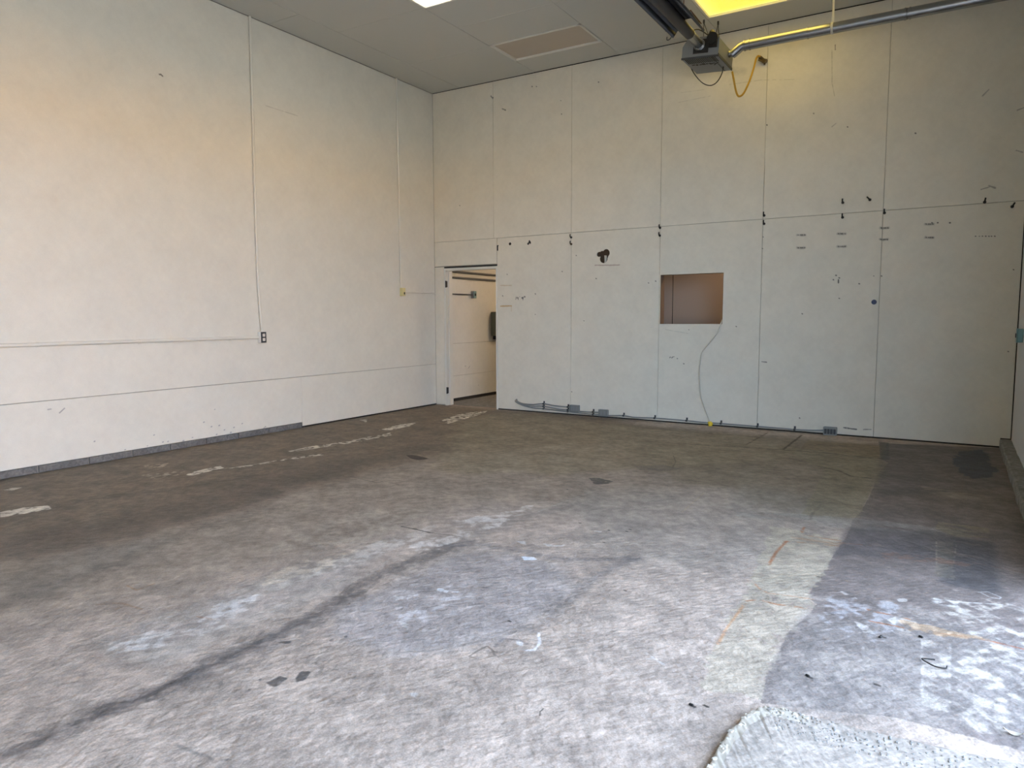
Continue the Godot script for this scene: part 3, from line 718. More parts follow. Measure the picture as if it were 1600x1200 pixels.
	p.stroke([5.630, 4.467, 5.707, 4.475, 5.758, 4.478], 0.020, Color8(60, 60, 58), 0.75, 0.60, 0.30, 0)
	p.stroke([5.827, 4.473, 5.902, 4.467], 0.016, Color8(80, 80, 76), 0.60, 0.70, 0.30, 0)
	p.stroke([3.577, 3.405, 3.861, 3.450], 0.010, Color8(150, 148, 140), 0.40, 0.80, 0.30, 0)
	p.stroke([4.737, 3.767, 4.794, 3.773], 0.014, Color8(80, 78, 74), 0.70, 0.60, 0.00, 0)
	p.stroke([4.292, 0.594, 4.647, 0.604, 5.056, 0.667], 0.014, Color8(150, 146, 132), 0.40, 0.90, 0.40, 0)
	p.stroke([3.689, 0.701, 4.072, 0.687], 0.012, Color8(140, 136, 128), 0.35, 0.90, 0.40, 0)
	p.stroke([3.703, 0.592, 3.995, 0.603], 0.010, Color8(140, 136, 128), 0.35, 0.90, 0.40, 0)
	p.stroke([4.049, 0.324, 4.214, 0.410, 4.433, 0.477], 0.120, Color8(150, 152, 150), 0.30, 1.00, 0.20, 0)
	p.stroke([1.410, 3.003, 1.416, 2.968], 0.009, Color8(46, 44, 42), 0.90, 0.50, 0.00, 0)
	p.stroke([1.447, 2.977, 1.434, 2.971, 1.427, 2.981, 1.437, 2.989, 1.450, 2.982], 0.009, Color8(46, 44, 42), 0.90, 0.50, 0.00, 0)
	p.stroke([1.450, 2.974, 1.449, 3.007], 0.009, Color8(46, 44, 42), 0.90, 0.50, 0.00, 0)
	p.stroke([1.473, 2.962, 1.471, 2.972], 0.009, Color8(46, 44, 42), 0.90, 0.50, 0.00, 0)
	p.stroke([1.526, 2.978, 1.514, 2.971, 1.504, 2.981, 1.514, 2.992, 1.528, 2.985], 0.009, Color8(46, 44, 42), 0.90, 0.50, 0.00, 0)
	p.stroke([1.528, 2.975, 1.524, 3.012], 0.009, Color8(46, 44, 42), 0.90, 0.50, 0.00, 0)
	p.stroke([1.545, 2.961, 1.544, 2.973], 0.009, Color8(46, 44, 42), 0.90, 0.50, 0.00, 0)
	p.stroke([1.559, 2.961, 1.558, 2.974], 0.009, Color8(46, 44, 42), 0.90, 0.50, 0.00, 0)
	p.stroke([3.637, 3.752, 3.643, 3.744], 0.012, Color8(80, 80, 72), 0.90, 0.60, 0.00, 0)
	p.stroke([3.664, 3.752, 3.673, 3.742, 3.694, 3.737], 0.018, Color8(92, 92, 82), 0.80, 0.70, 0.00, 0)
	p.grain(0.03, 0.035, 0.0, 0.02)
	return p.texture()

func left_texture() -> ImageTexture:
	var p := Painter.new()
	p.setup(1536, 1140, 6.2, 4.6, PAINT, 41)
	p.stroke([4.262, 0.908, 4.257, 0.910], 0.016, Color8(70, 68, 62), 0.70, 0.60, 0.00, 0)
	p.stroke([4.236, 0.912, 4.231, 0.915], 0.016, Color8(70, 68, 62), 0.70, 0.60, 0.00, 0)
	p.stroke([4.249, 0.904, 4.244, 0.906], 0.016, Color8(70, 68, 62), 0.70, 0.60, 0.00, 0)
	p.stroke([3.196, 0.322, 3.190, 0.324], 0.016, Color8(70, 68, 62), 0.70, 0.60, 0.00, 0)
	p.stroke([3.191, 0.387, 3.184, 0.389], 0.016, Color8(70, 68, 62), 0.70, 0.60, 0.00, 0)
	p.stroke([3.009, 0.900, 2.787, 0.903, 2.553, 0.906], 0.012, Color8(150, 146, 138), 0.50, 0.80, 0.30, 0)
	p.stroke([5.354, 4.062, 5.310, 4.027], 0.016, Color8(110, 112, 114), 0.60, 0.70, 0.20, 0)
	p.stroke([5.446, 4.023, 5.420, 4.021], 0.012, Color8(130, 132, 134), 0.60, 0.70, 0.00, 0)
	p.stroke([4.415, 4.465, 4.407, 4.462], 0.014, Color8(120, 124, 130), 0.70, 0.70, 0.00, 0)
	p.stroke([4.361, 4.467, 4.352, 4.464], 0.014, Color8(120, 124, 130), 0.70, 0.70, 0.00, 0)
	p.stroke([4.194, 4.485, 4.185, 4.483], 0.014, Color8(120, 124, 130), 0.70, 0.70, 0.00, 0)
	p.stroke([3.984, 4.510, 3.975, 4.508], 0.014, Color8(120, 124, 130), 0.70, 0.70, 0.00, 0)
	p.stroke([4.092, 4.467, 4.083, 4.465], 0.014, Color8(120, 124, 130), 0.70, 0.70, 0.00, 0)
	p.stroke([3.952, 4.326, 3.943, 4.323], 0.014, Color8(120, 124, 130), 0.70, 0.70, 0.00, 0)
	p.stroke([3.864, 4.385, 3.855, 4.382], 0.014, Color8(120, 124, 130), 0.70, 0.70, 0.00, 0)
	p.stroke([3.771, 4.384, 3.761, 4.381], 0.014, Color8(120, 124, 130), 0.70, 0.70, 0.00, 0)
	p.stroke([3.711, 4.440, 3.701, 4.437], 0.014, Color8(120, 124, 130), 0.70, 0.70, 0.00, 0)
	p.stroke([3.589, 4.429, 3.580, 4.426], 0.014, Color8(120, 124, 130), 0.70, 0.70, 0.00, 0)
	p.stroke([3.481, 4.401, 3.471, 4.398], 0.014, Color8(120, 124, 130), 0.70, 0.70, 0.00, 0)
	p.stroke([3.632, 4.479, 3.623, 4.476], 0.014, Color8(120, 124, 130), 0.70, 0.70, 0.00, 0)
	p.stroke([3.807, 4.475, 3.797, 4.472], 0.014, Color8(120, 124, 130), 0.70, 0.70, 0.00, 0)
	p.stroke([4.797, 4.480, 4.789, 4.478], 0.014, Color8(120, 124, 130), 0.70, 0.70, 0.00, 0)
	p.stroke([4.883, 4.503, 4.876, 4.500], 0.014, Color8(120, 124, 130), 0.70, 0.70, 0.00, 0)
	p.stroke([4.575, 4.478, 4.567, 4.476], 0.014, Color8(120, 124, 130), 0.70, 0.70, 0.00, 0)
	p.stroke([3.192, 4.489, 3.182, 4.486], 0.014, Color8(120, 124, 130), 0.70, 0.70, 0.00, 0)
	p.stroke([3.174, 4.477, 3.163, 4.474], 0.014, Color8(120, 124, 130), 0.70, 0.70, 0.00, 0)
	p.stroke([3.817, 4.207, 3.808, 4.204], 0.014, Color8(120, 124, 130), 0.70, 0.70, 0.00, 0)
	p.stroke([5.075, 4.359, 5.068, 4.356], 0.014, Color8(120, 124, 130), 0.70, 0.70, 0.00, 0)
	p.stroke([4.504, 4.382, 4.496, 4.379], 0.014, Color8(120, 124, 130), 0.70, 0.70, 0.00, 0)
	p.grain(0.03, 0.035, 0.0, 0.02)
	return p.texture()

const PAINT := Color8(214, 212, 201)

func materials() -> void:
	var tiny := noise_tex(0.06, 4, 3, true, 3.0)
	M.floor = mat(Color.WHITE, 0.72)
	M.floor.albedo_texture = floor_texture()
	relief(M.floor, noise_tex(0.2, 4, 8, true, 3.0), 0.45)
	M.floor.normal_texture.width = 2048
	M.floor.normal_texture.height = 2048
	M.back = mat(Color.WHITE, 0.62)
	M.back.albedo_texture = back_texture()
	M.left = mat(Color.WHITE, 0.62)
	M.left.albedo_texture = left_texture()
	M.paint = mat(PAINT, 0.6)
	M.ceiling = mat(Color8(196, 195, 187), 0.85)
	M.gap = mat(Color8(46, 43, 38), 0.95)
	M.cool_paint = mat(Color8(202, 203, 205), 0.7)
	M.seam = mat(Color8(146, 142, 134), 0.95)
	M.core = mat(Color8(118, 98, 80), 0.9)
	M.tan = mat(Color8(166, 150, 136), 0.85)
	M.brown = mat(Color8(74, 58, 42), 0.9)
	M.concrete = mat(Color.WHITE, 0.85)
	M.concrete.albedo_texture = speckle(Color8(128, 126, 122), 61)
	M.concrete.uv1_triplanar = true
	M.concrete.uv1_world_triplanar = true
	M.concrete.uv1_scale = Vector3.ONE * 1.3
	relief(M.concrete, tiny, 0.8)
	M.pale = mat(Color.WHITE, 0.9)
	M.pale.albedo_texture = speckle(Color8(162, 153, 143), 62)
	M.pale.uv1_triplanar = true
	M.pale.uv1_world_triplanar = true
	M.pale.uv1_scale = Vector3.ONE * 1.6
	relief(M.pale, noise_tex(0.12, 5, 9, true, 3.0), 0.5)
	M.crust = mat(Color8(180, 172, 158), 0.95)
	M.block = mat(Color.WHITE, 0.9)
	M.block.albedo_texture = speckle(Color8(104, 104, 102), 64)
	M.block.uv1_triplanar = true
	M.block.uv1_world_triplanar = true
	M.block.uv1_scale = Vector3.ONE * 1.5
	M.gravel = mat(Color8(140, 138, 134), 0.9)
	M.ground = mat(Color8(166, 158, 147), 0.95)
	M.unseen_facade = mat(Color8(214, 176, 134), 0.9)
	M.galv = mat(Color8(158, 160, 162), 0.27, 0.9)
	M.alu = mat(Color8(92, 93, 96), 0.42, 0.8)
	M.steel_tube = mat(Color8(70, 70, 74), 0.5, 0.6)
	M.heater = mat(Color8(122, 126, 128), 0.5, 0.2)
	M.black = mat(Color8(22, 20, 18), 0.6)
	M.dark_steel = mat(Color8(72, 74, 76), 0.45, 0.5)
	M.grey_box = mat(Color8(134, 136, 134), 0.5, 0.4)
	M.conduit = mat(Color8(138, 142, 142), 0.45, 0.4)
	M.white_plastic = mat(Color8(226, 224, 216), 0.4)
	M.ivory = mat(Color8(204, 194, 140), 0.5)
	M.yellow_hose = mat(Color8(180, 142, 44), 0.5)
	M.yellow = mat(Color8(238, 204, 50), 0.5)
	M.cable = mat(Color8(196, 192, 178), 0.5)
	M.teal = mat(Color8(110, 146, 146), 0.3, 0.3)
	M.green_grey = mat(Color8(116, 118, 100), 0.5, 0.2)
	M.brass = mat(Color8(100, 84, 56), 0.5, 0.6)
	M.frame = mat(Color8(214, 212, 202), 0.5)
	M.off_lens = mat(Color8(184, 172, 156), 0.4)
	M.blue = mat(Color8(30, 44, 84), 0.4)
	M.rust = mat(Color8(110, 74, 50), 0.8, 0.2)

func speckle(c: Color, s: int) -> ImageTexture:
	var p := Painter.new()
	p.setup(512, 512, 1.0, 1.0, c, s)
	p.grain(0.35, 0.25, 0.0, 0.12)
	return p.texture()

func lens_material(c: Color, edge: Color, energy: float) -> StandardMaterial3D:
	var m := mat(Color8(230, 226, 210), 0.4)
	var g := Gradient.new()
	g.set_color(0, c)
	g.set_color(1, edge)
	g.set_offset(0, 0.72)
	var t := GradientTexture2D.new()
	t.gradient = g
	t.width = 128; t.height = 128
	t.fill = GradientTexture2D.FILL_SQUARE
	t.fill_from = Vector2(0.5, 0.5)
	t.fill_to = Vector2(1.0, 0.5)
	m.emission_enabled = true
	m.emission = Color.WHITE
	m.emission_operator = BaseMaterial3D.EMISSION_OP_MULTIPLY
	m.emission_texture = t
	m.emission_energy_multiplier = energy
	return m

# ------------------------------------------------------------------ the room
func room() -> void:
	# floor
	uv_mode = 3
	var fl := frame_of("floor", "worn grey concrete floor with brown stains, tyre tracks and rust outlines")
	var st := mb()
	st.set_smooth_group(-1)
	quad(st, Vector3(-0.02, 0, 8.0), Vector3(7.2, 0, 8.0), Vector3(7.2, 0, -0.13), Vector3(-0.02, 0, -0.13))
	quad(st, Vector3(-0.02, 0, 10.0), Vector3(7.2, 0, 10.0), Vector3(7.2, 0, 8.0), Vector3(-0.02, 0, 8.0))
	uv_mode = 0
	bx(st, Vector3(-0.2, -0.15, -3.3), Vector3(7.3, -0.002, 10.2))
	put(st, "slab", M.floor, fl)
	st = mb()
	bx(st, Vector3(0, -0.01, -3.2), Vector3(7.15, 0.0, -0.13))
	put(st, "back_room_slab", M.concrete, fl)

	# left wall: boards on a core, running on into the room behind
	var lw := frame_of("wall_left", "white painted left wall of tall boards over a low skirting board")
	st = mb()
	bx(st, Vector3(-0.2, 0, -3.3), Vector3(-0.012, 4.95, 10.2))
	put(st, "core", M.seam, lw)
	st = mb()
	bx(st, Vector3(-0.0125, 0.0, -3.2), Vector3(-0.011, 0.055, 2.64))
	put(st, "floor_gap", M.gap, lw)
	uv_mode = 2
	var o := Vector3.ZERO
	var U := Vector3(0, 0, -1)
	for r in [[-10.0, -0.0005]]:
		st = mb()
		board(st, o, U, Vector3.UP, Vector3.RIGHT, Vector2(r[0], 0.6165), Vector2(r[1], CEIL - 0.004))
		put(st, "wall_board", M.left, lw)
	for r in [[-10.0, -2.6215, 0.068], [-2.62, -0.0005, 0.02]]:
		st = mb()
		board(st, o, U, Vector3.UP, Vector3.RIGHT, Vector2(r[0], r[2]), Vector2(r[1], 0.6115))
		put(st, "skirting_board", M.left, lw)
	for r in [[1.3, 3.2, 0.05, 0.401], [0.14, 1.298, 0.05, 0.401], [0.14, 3.2, 0.405, 0.907], [0.14, 3.2, 0.911, 2.6]]:
		st = mb()
		board(st, o, U, Vector3.UP, Vector3.RIGHT, Vector2(r[0], r[2]), Vector2(r[1], r[3]))
		put(st, "back_room_board", M.left, lw)
	uv_mode = 0
	var zs := [2.63, 3.122, 3.537, 3.932, 4.337, 4.725, 5.13, 5.555, 5.96, 6.36, 6.77]
	for i in zs.size() - 1:
		st = mb()
		cbox(st, Transform3D(Basis(Vector3.UP, (i % 3 - 1) * 0.004), Vector3(-0.008, 0.033, (zs[i] + zs[i + 1]) * 0.5)), Vector3(0.024 + 0.004 * (i % 2), 0.062, zs[i + 1] - zs[i] - 0.012), 0.004)
		put(st, "footing_block", M.block, lw)

	# back wall: two rows of sheets on a core with a doorway and a hatch
	var bw := frame_of("wall_back", "white painted back wall of upright sheets with a doorway and a hatch")
	st = mb()
	bx(st, Vector3(-0.01, 2.22, -0.13), Vector3(7.16, 4.95, -0.012))
	bx(st, Vector3(-0.01, 2.05, -0.13), Vector3(2.62, 2.22, -0.012))
	bx(st, Vector3(2.83, 2.05, -0.13), Vector3(7.16, 2.22, -0.012))
	bx(st, Vector3(-0.01, 0, -0.13), Vector3(0.17, 2.05, -0.012))
	bx(st, Vector3(1.105, 0, -0.13), Vector3(2.62, 2.05, -0.012))
	bx(st, Vector3(2.83, 0, -0.13), Vector3(3.497, 2.05, -0.012))
	bx(st, Vector3(2.62, 0, -0.13), Vector3(2.83, 1.98, -0.012))
	bx(st, Vector3(3.497, 0, -0.13), Vector3(4.28, 1.222, -0.012))
	bx(st, Vector3(3.497, 1.830, -0.13), Vector3(4.28, 2.05, -0.012))
	bx(st, Vector3(4.28, 0, -0.13), Vector3(7.16, 2.05, -0.012))
	put(st, "core", M.seam, bw)
	st = mb()
	bx(st, Vector3(1.11, 0, -0.0122), Vector3(7.06, 0.02, -0.006))
	bx(st, Vector3(7.06, 0.0, -0.0122), Vector3(7.15, 0.1, 0.001))
	bx(st, Vector3(7.139, 0.1, -0.0122), Vector3(7.153, 4.54, -0.006))
	bx(st, Vector3(0, 4.54, -0.0122), Vector3(7.15, 4.56, -0.008))
	put(st, "edge_gap", M.gap, bw)
	st = mb()     # lining of the hatch
	bx(st, Vector3(3.497, 1.222, -0.131), Vector3(3.507, 1.830, -0.010))
	bx(st, Vector3(4.27, 1.222, -0.131), Vector3(4.28, 1.830, -0.010))
	bx(st, Vector3(3.497, 1.216, -0.131), Vector3(4.28, 1.224, -0.010))
	bx(st, Vector3(3.497, 1.828, -0.131), Vector3(4.28, 1.836, -0.010))
	put(st, "hatch_lining", M.core, bw)
	uv_mode = 1
	var xs := [-0.001, 1.0495, 2.2685, 3.4875, 4.7065, 5.9265, 7.144]
	for i in 6:
		st = mb()
		board(st, o, Vector3.RIGHT, Vector3.UP, Vector3(0, 0, 1), Vector2(xs[i] + 0.0015, SEAM + 0.002), Vector2(xs[i + 1] - 0.0015, CEIL - 0.006))
		put(st, "upper_sheet", M.back, bw)
	var lower := [[0.0008, 0.165, 0.012, 2.05], [0.0008, 1.098, 2.062, SEAM - 0.002], [1.106, 2.267, 0.016, SEAM - 0.002], [2.270, 3.486, 0.016, SEAM - 0.002], [3.489, 4.705, 0.016, SEAM - 0.002], [4.708, 5.925, 0.016, SEAM - 0.002], [5.928, 7.1425, 0.016, SEAM - 0.002]]
	for i in lower.size():
		var r: Array = lower[i]
		var hole := PackedVector2Array()
		if i == 3:
			hole = lobes()
		if i == 4:
			hole = PackedVector2Array([Vector2(3.5, 1.224), Vector2(4.274, 1.224), Vector2(4.276, 1.828), Vector2(3.5, 1.826)])
		st = mb()
		board(st, o, Vector3.RIGHT, Vector3.UP, Vector3(0, 0, 1), Vector2(r[0], r[2]), Vector2(r[1], r[3]), 0.012, hole)
		put(st, "lower_sheet", M.back, bw)
	uv_mode = 0
	# what shows inside the three-lobed hole
	st = mb()
	bx(st, Vector3(2.6, 1.96, -0.10), Vector3(2.85, 2.2, -0.06))
	put(st, "hole_backing", M.brown, bw)
	st = mb()
	sweep(st, [Vector3(2.747, 1.98, -0.035), Vector3(2.747, 2.095, -0.035)], 0.018, 10)
	put(st, "pipe_stub", M.cable, bw)
	st = mb()
	bx(st, Vector3(2.742, 2.094, -0.02), Vector3(2.772, 2.099, 0.0))
	put(st, "torn_edge", M.frame, bw)
	# plain dark holes above the doorway
	st = mb()
	sweep(st, [Vector3(1.319, 2.325, -0.002), Vector3(1.319, 2.325, 0.0012)], 0.020, 12)
	put(st, "screw_hole", M.black, bw)
	st = mb()
	cbox(st, Transform3D(Basis(), Vector3(1.112, 2.279, 0.0)), Vector3(0.022, 0.075, 0.003), 0.001)
	bx(st, Vector3(1.106, 2.305, 0.0), Vector3(1.13, 2.318, 0.0018))
	put(st, "screw_hole", M.black, bw)
	st = mb()
	cbox(st, Transform3D(Basis(Vector3(0, 0, 1), -0.8), Vector3(1.622, 2.322, 0.0)), Vector3(0.026, 0.06, 0.003), 0.001)
	cbox(st, Transform3D(Basis(Vector3(0, 0, 1), 0.5), Vector3(1.636, 2.332, 0.0)), Vector3(0.02, 0.05, 0.003), 0.001)
	put(st, "screw_hole", M.black, bw)

	# doorway frame, the door itself is gone
	var dr := frame_of("door_1", "doorway in the left corner with a thin white frame and no door")
	st = mb()
	bx(st, Vector3(0.170, 0, -0.135), Vector3(0.205, 2.03, 0.004), 0.002)
	bx(st, Vector3(0.205, 0, -0.135), Vector3(0.222, 2.012, -0.055), 0.002)
	put(st, "jamb", M.frame, dr)
	st = mb()
	bx(st, Vector3(1.082, 0, -0.135), Vector3(1.105, 2.03, 0.006), 0.002)
	put(st, "jamb", M.frame, dr)
	st = mb()
	bx(st, Vector3(0.205, 1.995, -0.135), Vector3(1.082, 2.03, 0.004), 0.002)
	put(st, "head", M.frame, dr)
	st = mb()
	bx(st, Vector3(0.17, 2.031, -0.05), Vector3(1.1, 2.06, -0.012))
	put(st, "gap_filler", M.black, dr)
	for y in [1.80, 0.226]:
		st = mb()
		bx(st, Vector3(0.203, y - 0.045, -0.03), Vector3(0.212, y + 0.045, 0.003), 0.002)
		sweep(st, [Vector3(0.208, y - 0.05, 0.008), Vector3(0.208, y + 0.05, 0.008)], 0.009, 8)
		put(st, "hinge", M.black, dr)

	# the room behind
	var rr := frame_of("wall_back_room", "walls and ceiling of the dim room behind the back wall")
	st = mb()
	bx(st, Vector3(-0.2, 0, -3.3), Vector3(7.35, 4.95, -3.2))
	bx(st, Vector3(7.15, 0, -3.3), Vector3(7.35, 4.95, -0.13))
	put(st, "far_wall", M.paint, rr)
	st = mb()
	bx(st, Vector3(-0.01, 2.6, -3.2), Vector3(7.15, 2.7, -0.13))
	put(st, "low_ceiling", M.paint, rr)
	var pw := frame_of("wall_partition", "brown board partition seen through the hatch")
	st = mb()
	bx(st, Vector3(2.2, 0, -1.06), Vector3(5.4, 2.6, -1.012))
	put(st, "core", M.gap, pw)
	for r in [[2.2, 3.309], [3.318, 5.4]]:
		st = mb()
		board(st, Vector3(0, 0, -1.0), Vector3.RIGHT, Vector3.UP, Vector3(0, 0, 1), Vector2(r[0], 0.02), Vector2(r[1], 2.59), 0.012 if r[0] > 3 else 0.004)
		put(st, "partition_board", M.tan, pw)

	# right wall with the big open doorway that lets the daylight in, and its footing
	var rw := frame_of("wall_right", "white right wall with a wide open vehicle doorway beside the camera")
	st = mb()
	bx(st, Vector3(7.152, 0, -0.012), Vector3(7.35, 4.95, 4.4))
	bx(st, Vector3(7.152, 0, 9.5), Vector3(7.35, 4.95, 10.2))
	bx(st, Vector3(7.152, 3.35, 4.4), Vector3(7.35, 4.95, 9.5))
	put(st, "core", M.cool_paint, rw)
	var cb := frame_of("trim_1", "rough concrete footing kerb along the right wall")
	st = mb()
	for k in 18:
		var z0 := k * 4.28 / 18.0
		cbox(st, Transform3D(Basis(Vector3(0, 0, 1), 0.03 * sin(k * 2.3)), Vector3(7.107 + 0.003 * sin(k * 1.7), 0.042 + 0.003 * cos(k * 2.9), z0 + 0.12)), Vector3(0.104, 0.09, 0.243), 0.01)
	put(st, "kerb", M.concrete, cb)
	var fw := frame_of("wall_front", "plain front wall behind the camera")
	st = mb()
	bx(st, Vector3(-0.2, 0, 10.0), Vector3(7.35, 4.95, 10.2))
	put(st, "core", M.paint, fw)

	var cp := frame_of("trim_added_2", "added overhang out of view, shading the floor inside the vehicle doorway")  # added overhang out of view, cuts high skylight on the floor inside
	st = mb()
	bx(st, Vector3(7.34, 3.5, 2.5), Vector3(8.5, 3.7, 10.2))
	put(st, "added_canopy", M.paint, cp)
	ceiling()
	# ground outside the open doorway
	var gr := frame_of("ground", "pale paved yard outside the open doorway")
	st = mb()
	bx(st, Vector3(7.2, -0.3, -60), Vector3(90, -0.012, 70))
	put(st, "yard", M.ground, gr)
	var wh := frame_of("wall_unseen_opposite", "unseen cream building across the yard, placed to bounce warm sunlight inside")  # unseen building, placed so its sunlit front warms the left wall
	st = mb()
	bx(st, Vector3(52, 0, -50), Vector3(64, 4.7, 60))
	bx(st, Vector3(51.7, 4.7, -50.3), Vector3(64.3, 5.0, 60.3))
	put(st, "unseen_facade", M.unseen_facade, wh)

func lobes() -> PackedVector2Array:
	var out := PackedVector2Array()
	for c in [[2.767, 2.128, 0.051], [2.734, 2.058, 0.055], [2.748, 2.095, 0.052], [2.668, 2.117, 0.032], [2.71, 2.118, 0.04]]:
		var ring := PackedVector2Array()
		for k in 20:
			ring.append(Vector2(c[0], c[1]) + Vector2.from_angle(TAU * k / 20) * c[2])
		out = ring if out.is_empty() else Geometry2D.merge_polygons(out, ring)[0]
	return out

func ceiling() -> void:
	var ce := frame_of("ceiling", "off-white ceiling of large sheets with narrow joints")
	var st := mb()
	bx(st, Vector3(-0.2, 4.70, -3.3), Vector3(7.35, 4.95, 10.2))
	put(st, "core", M.gap, ce)
	var cols := [0.0, 0.49, 1.715, 2.935, 4.165, 5.385, 6.605, 7.15]
	var cuts := [[0.0, 0.5, 2.94, 5.38, 7.82, 10.0], [0.0, 1.11, 2.36, 3.58, 6.02, 8.46, 10.0], [0.0, 0.5, -1.11, 1.74, 2.325, -2.95, 4.17, 6.61, 9.05, 10.0], [0.0, 0.14, 1.74, 4.18, 6.62, 10.0], [0.0, 0.5, -1.11, 2.95, 5.39, 7.83, 10.0], [0.0, 2.34, 4.78, 7.22, 10.0], [0.0, 1.1, 3.54, 6.0, 8.4, 10.0]]
	for i in 7:
		for k in cuts[i].size() - 1:
			if cuts[i][k + 1] < 0:                  # a light sits here
				continue
			var z0: float = absf(cuts[i][k])
			var z1: float = cuts[i][k + 1]
			st = mb()
			var dip: float = 0.0015 * ((i * 7 + k * 3) % 3)
			board(st, Vector3(0, CEIL + dip, 0), Vector3.RIGHT, Vector3(0, 0, 1), Vector3.DOWN, Vector2(cols[i] + 0.002, z0 + 0.002), Vector2(cols[i + 1] - 0.002, z1 - 0.002), 0.012, PackedVector2Array(), 0.003)
			put(st, "ceiling_sheet", M.ceiling, ce)

func light(called: String, label: String, x: float, z: float, lens: Material, tint: Color, power: float) -> void:
	var t := base("ceiling_light", label, "light", Vector3(x, CEIL, z))
	var st := mb()
	var a := 0.605
	var b := 0.302
	for s in [-1, 1]:
		cbox(st, Transform3D(Basis(), Vector3(s * (a - 0.014), 0.012, 0)), Vector3(0.028, 0.036, b * 2), 0.003)
		cbox(st, Transform3D(Basis(), Vector3(0, 0.012, s * (b - 0.012))), Vector3(a * 2, 0.036, 0.024), 0.003)
	put(st, "rim", M.frame, t)
	st = mb()
	bx(st, Vector3(-a, 0.03, -b), Vector3(a, 0.14, b))
	put(st, "housing", M.frame, t)
	var p := PlaneMesh.new()
	p.size = Vector2(a * 2 - 0.054, b * 2 - 0.046)
	p.orientation = PlaneMesh.FACE_Y
	p.flip_faces = true
	var l := MeshInstance3D.new()
	l.mesh = p
	l.material_override = lens
	l.name = "lens"
	l.position = Vector3(0, 0.016, 0)
	t.add_child(l, true)
	if power > 0.0:
		var g := AreaLight3D.new()
		g.name = "lamp"
		g.area_size = Vector2(p.size.x - 0.02, p.size.y - 0.02)
		g.light_color = tint
		g.light_energy = power
		g.area_normalize_energy = true
		g.area_range = 14.0
		g.shadow_enabled = true
		g.rotation.x = -PI / 2
		g.position = Vector3(0, 0.004, 0)
		t.add_child(g, true)

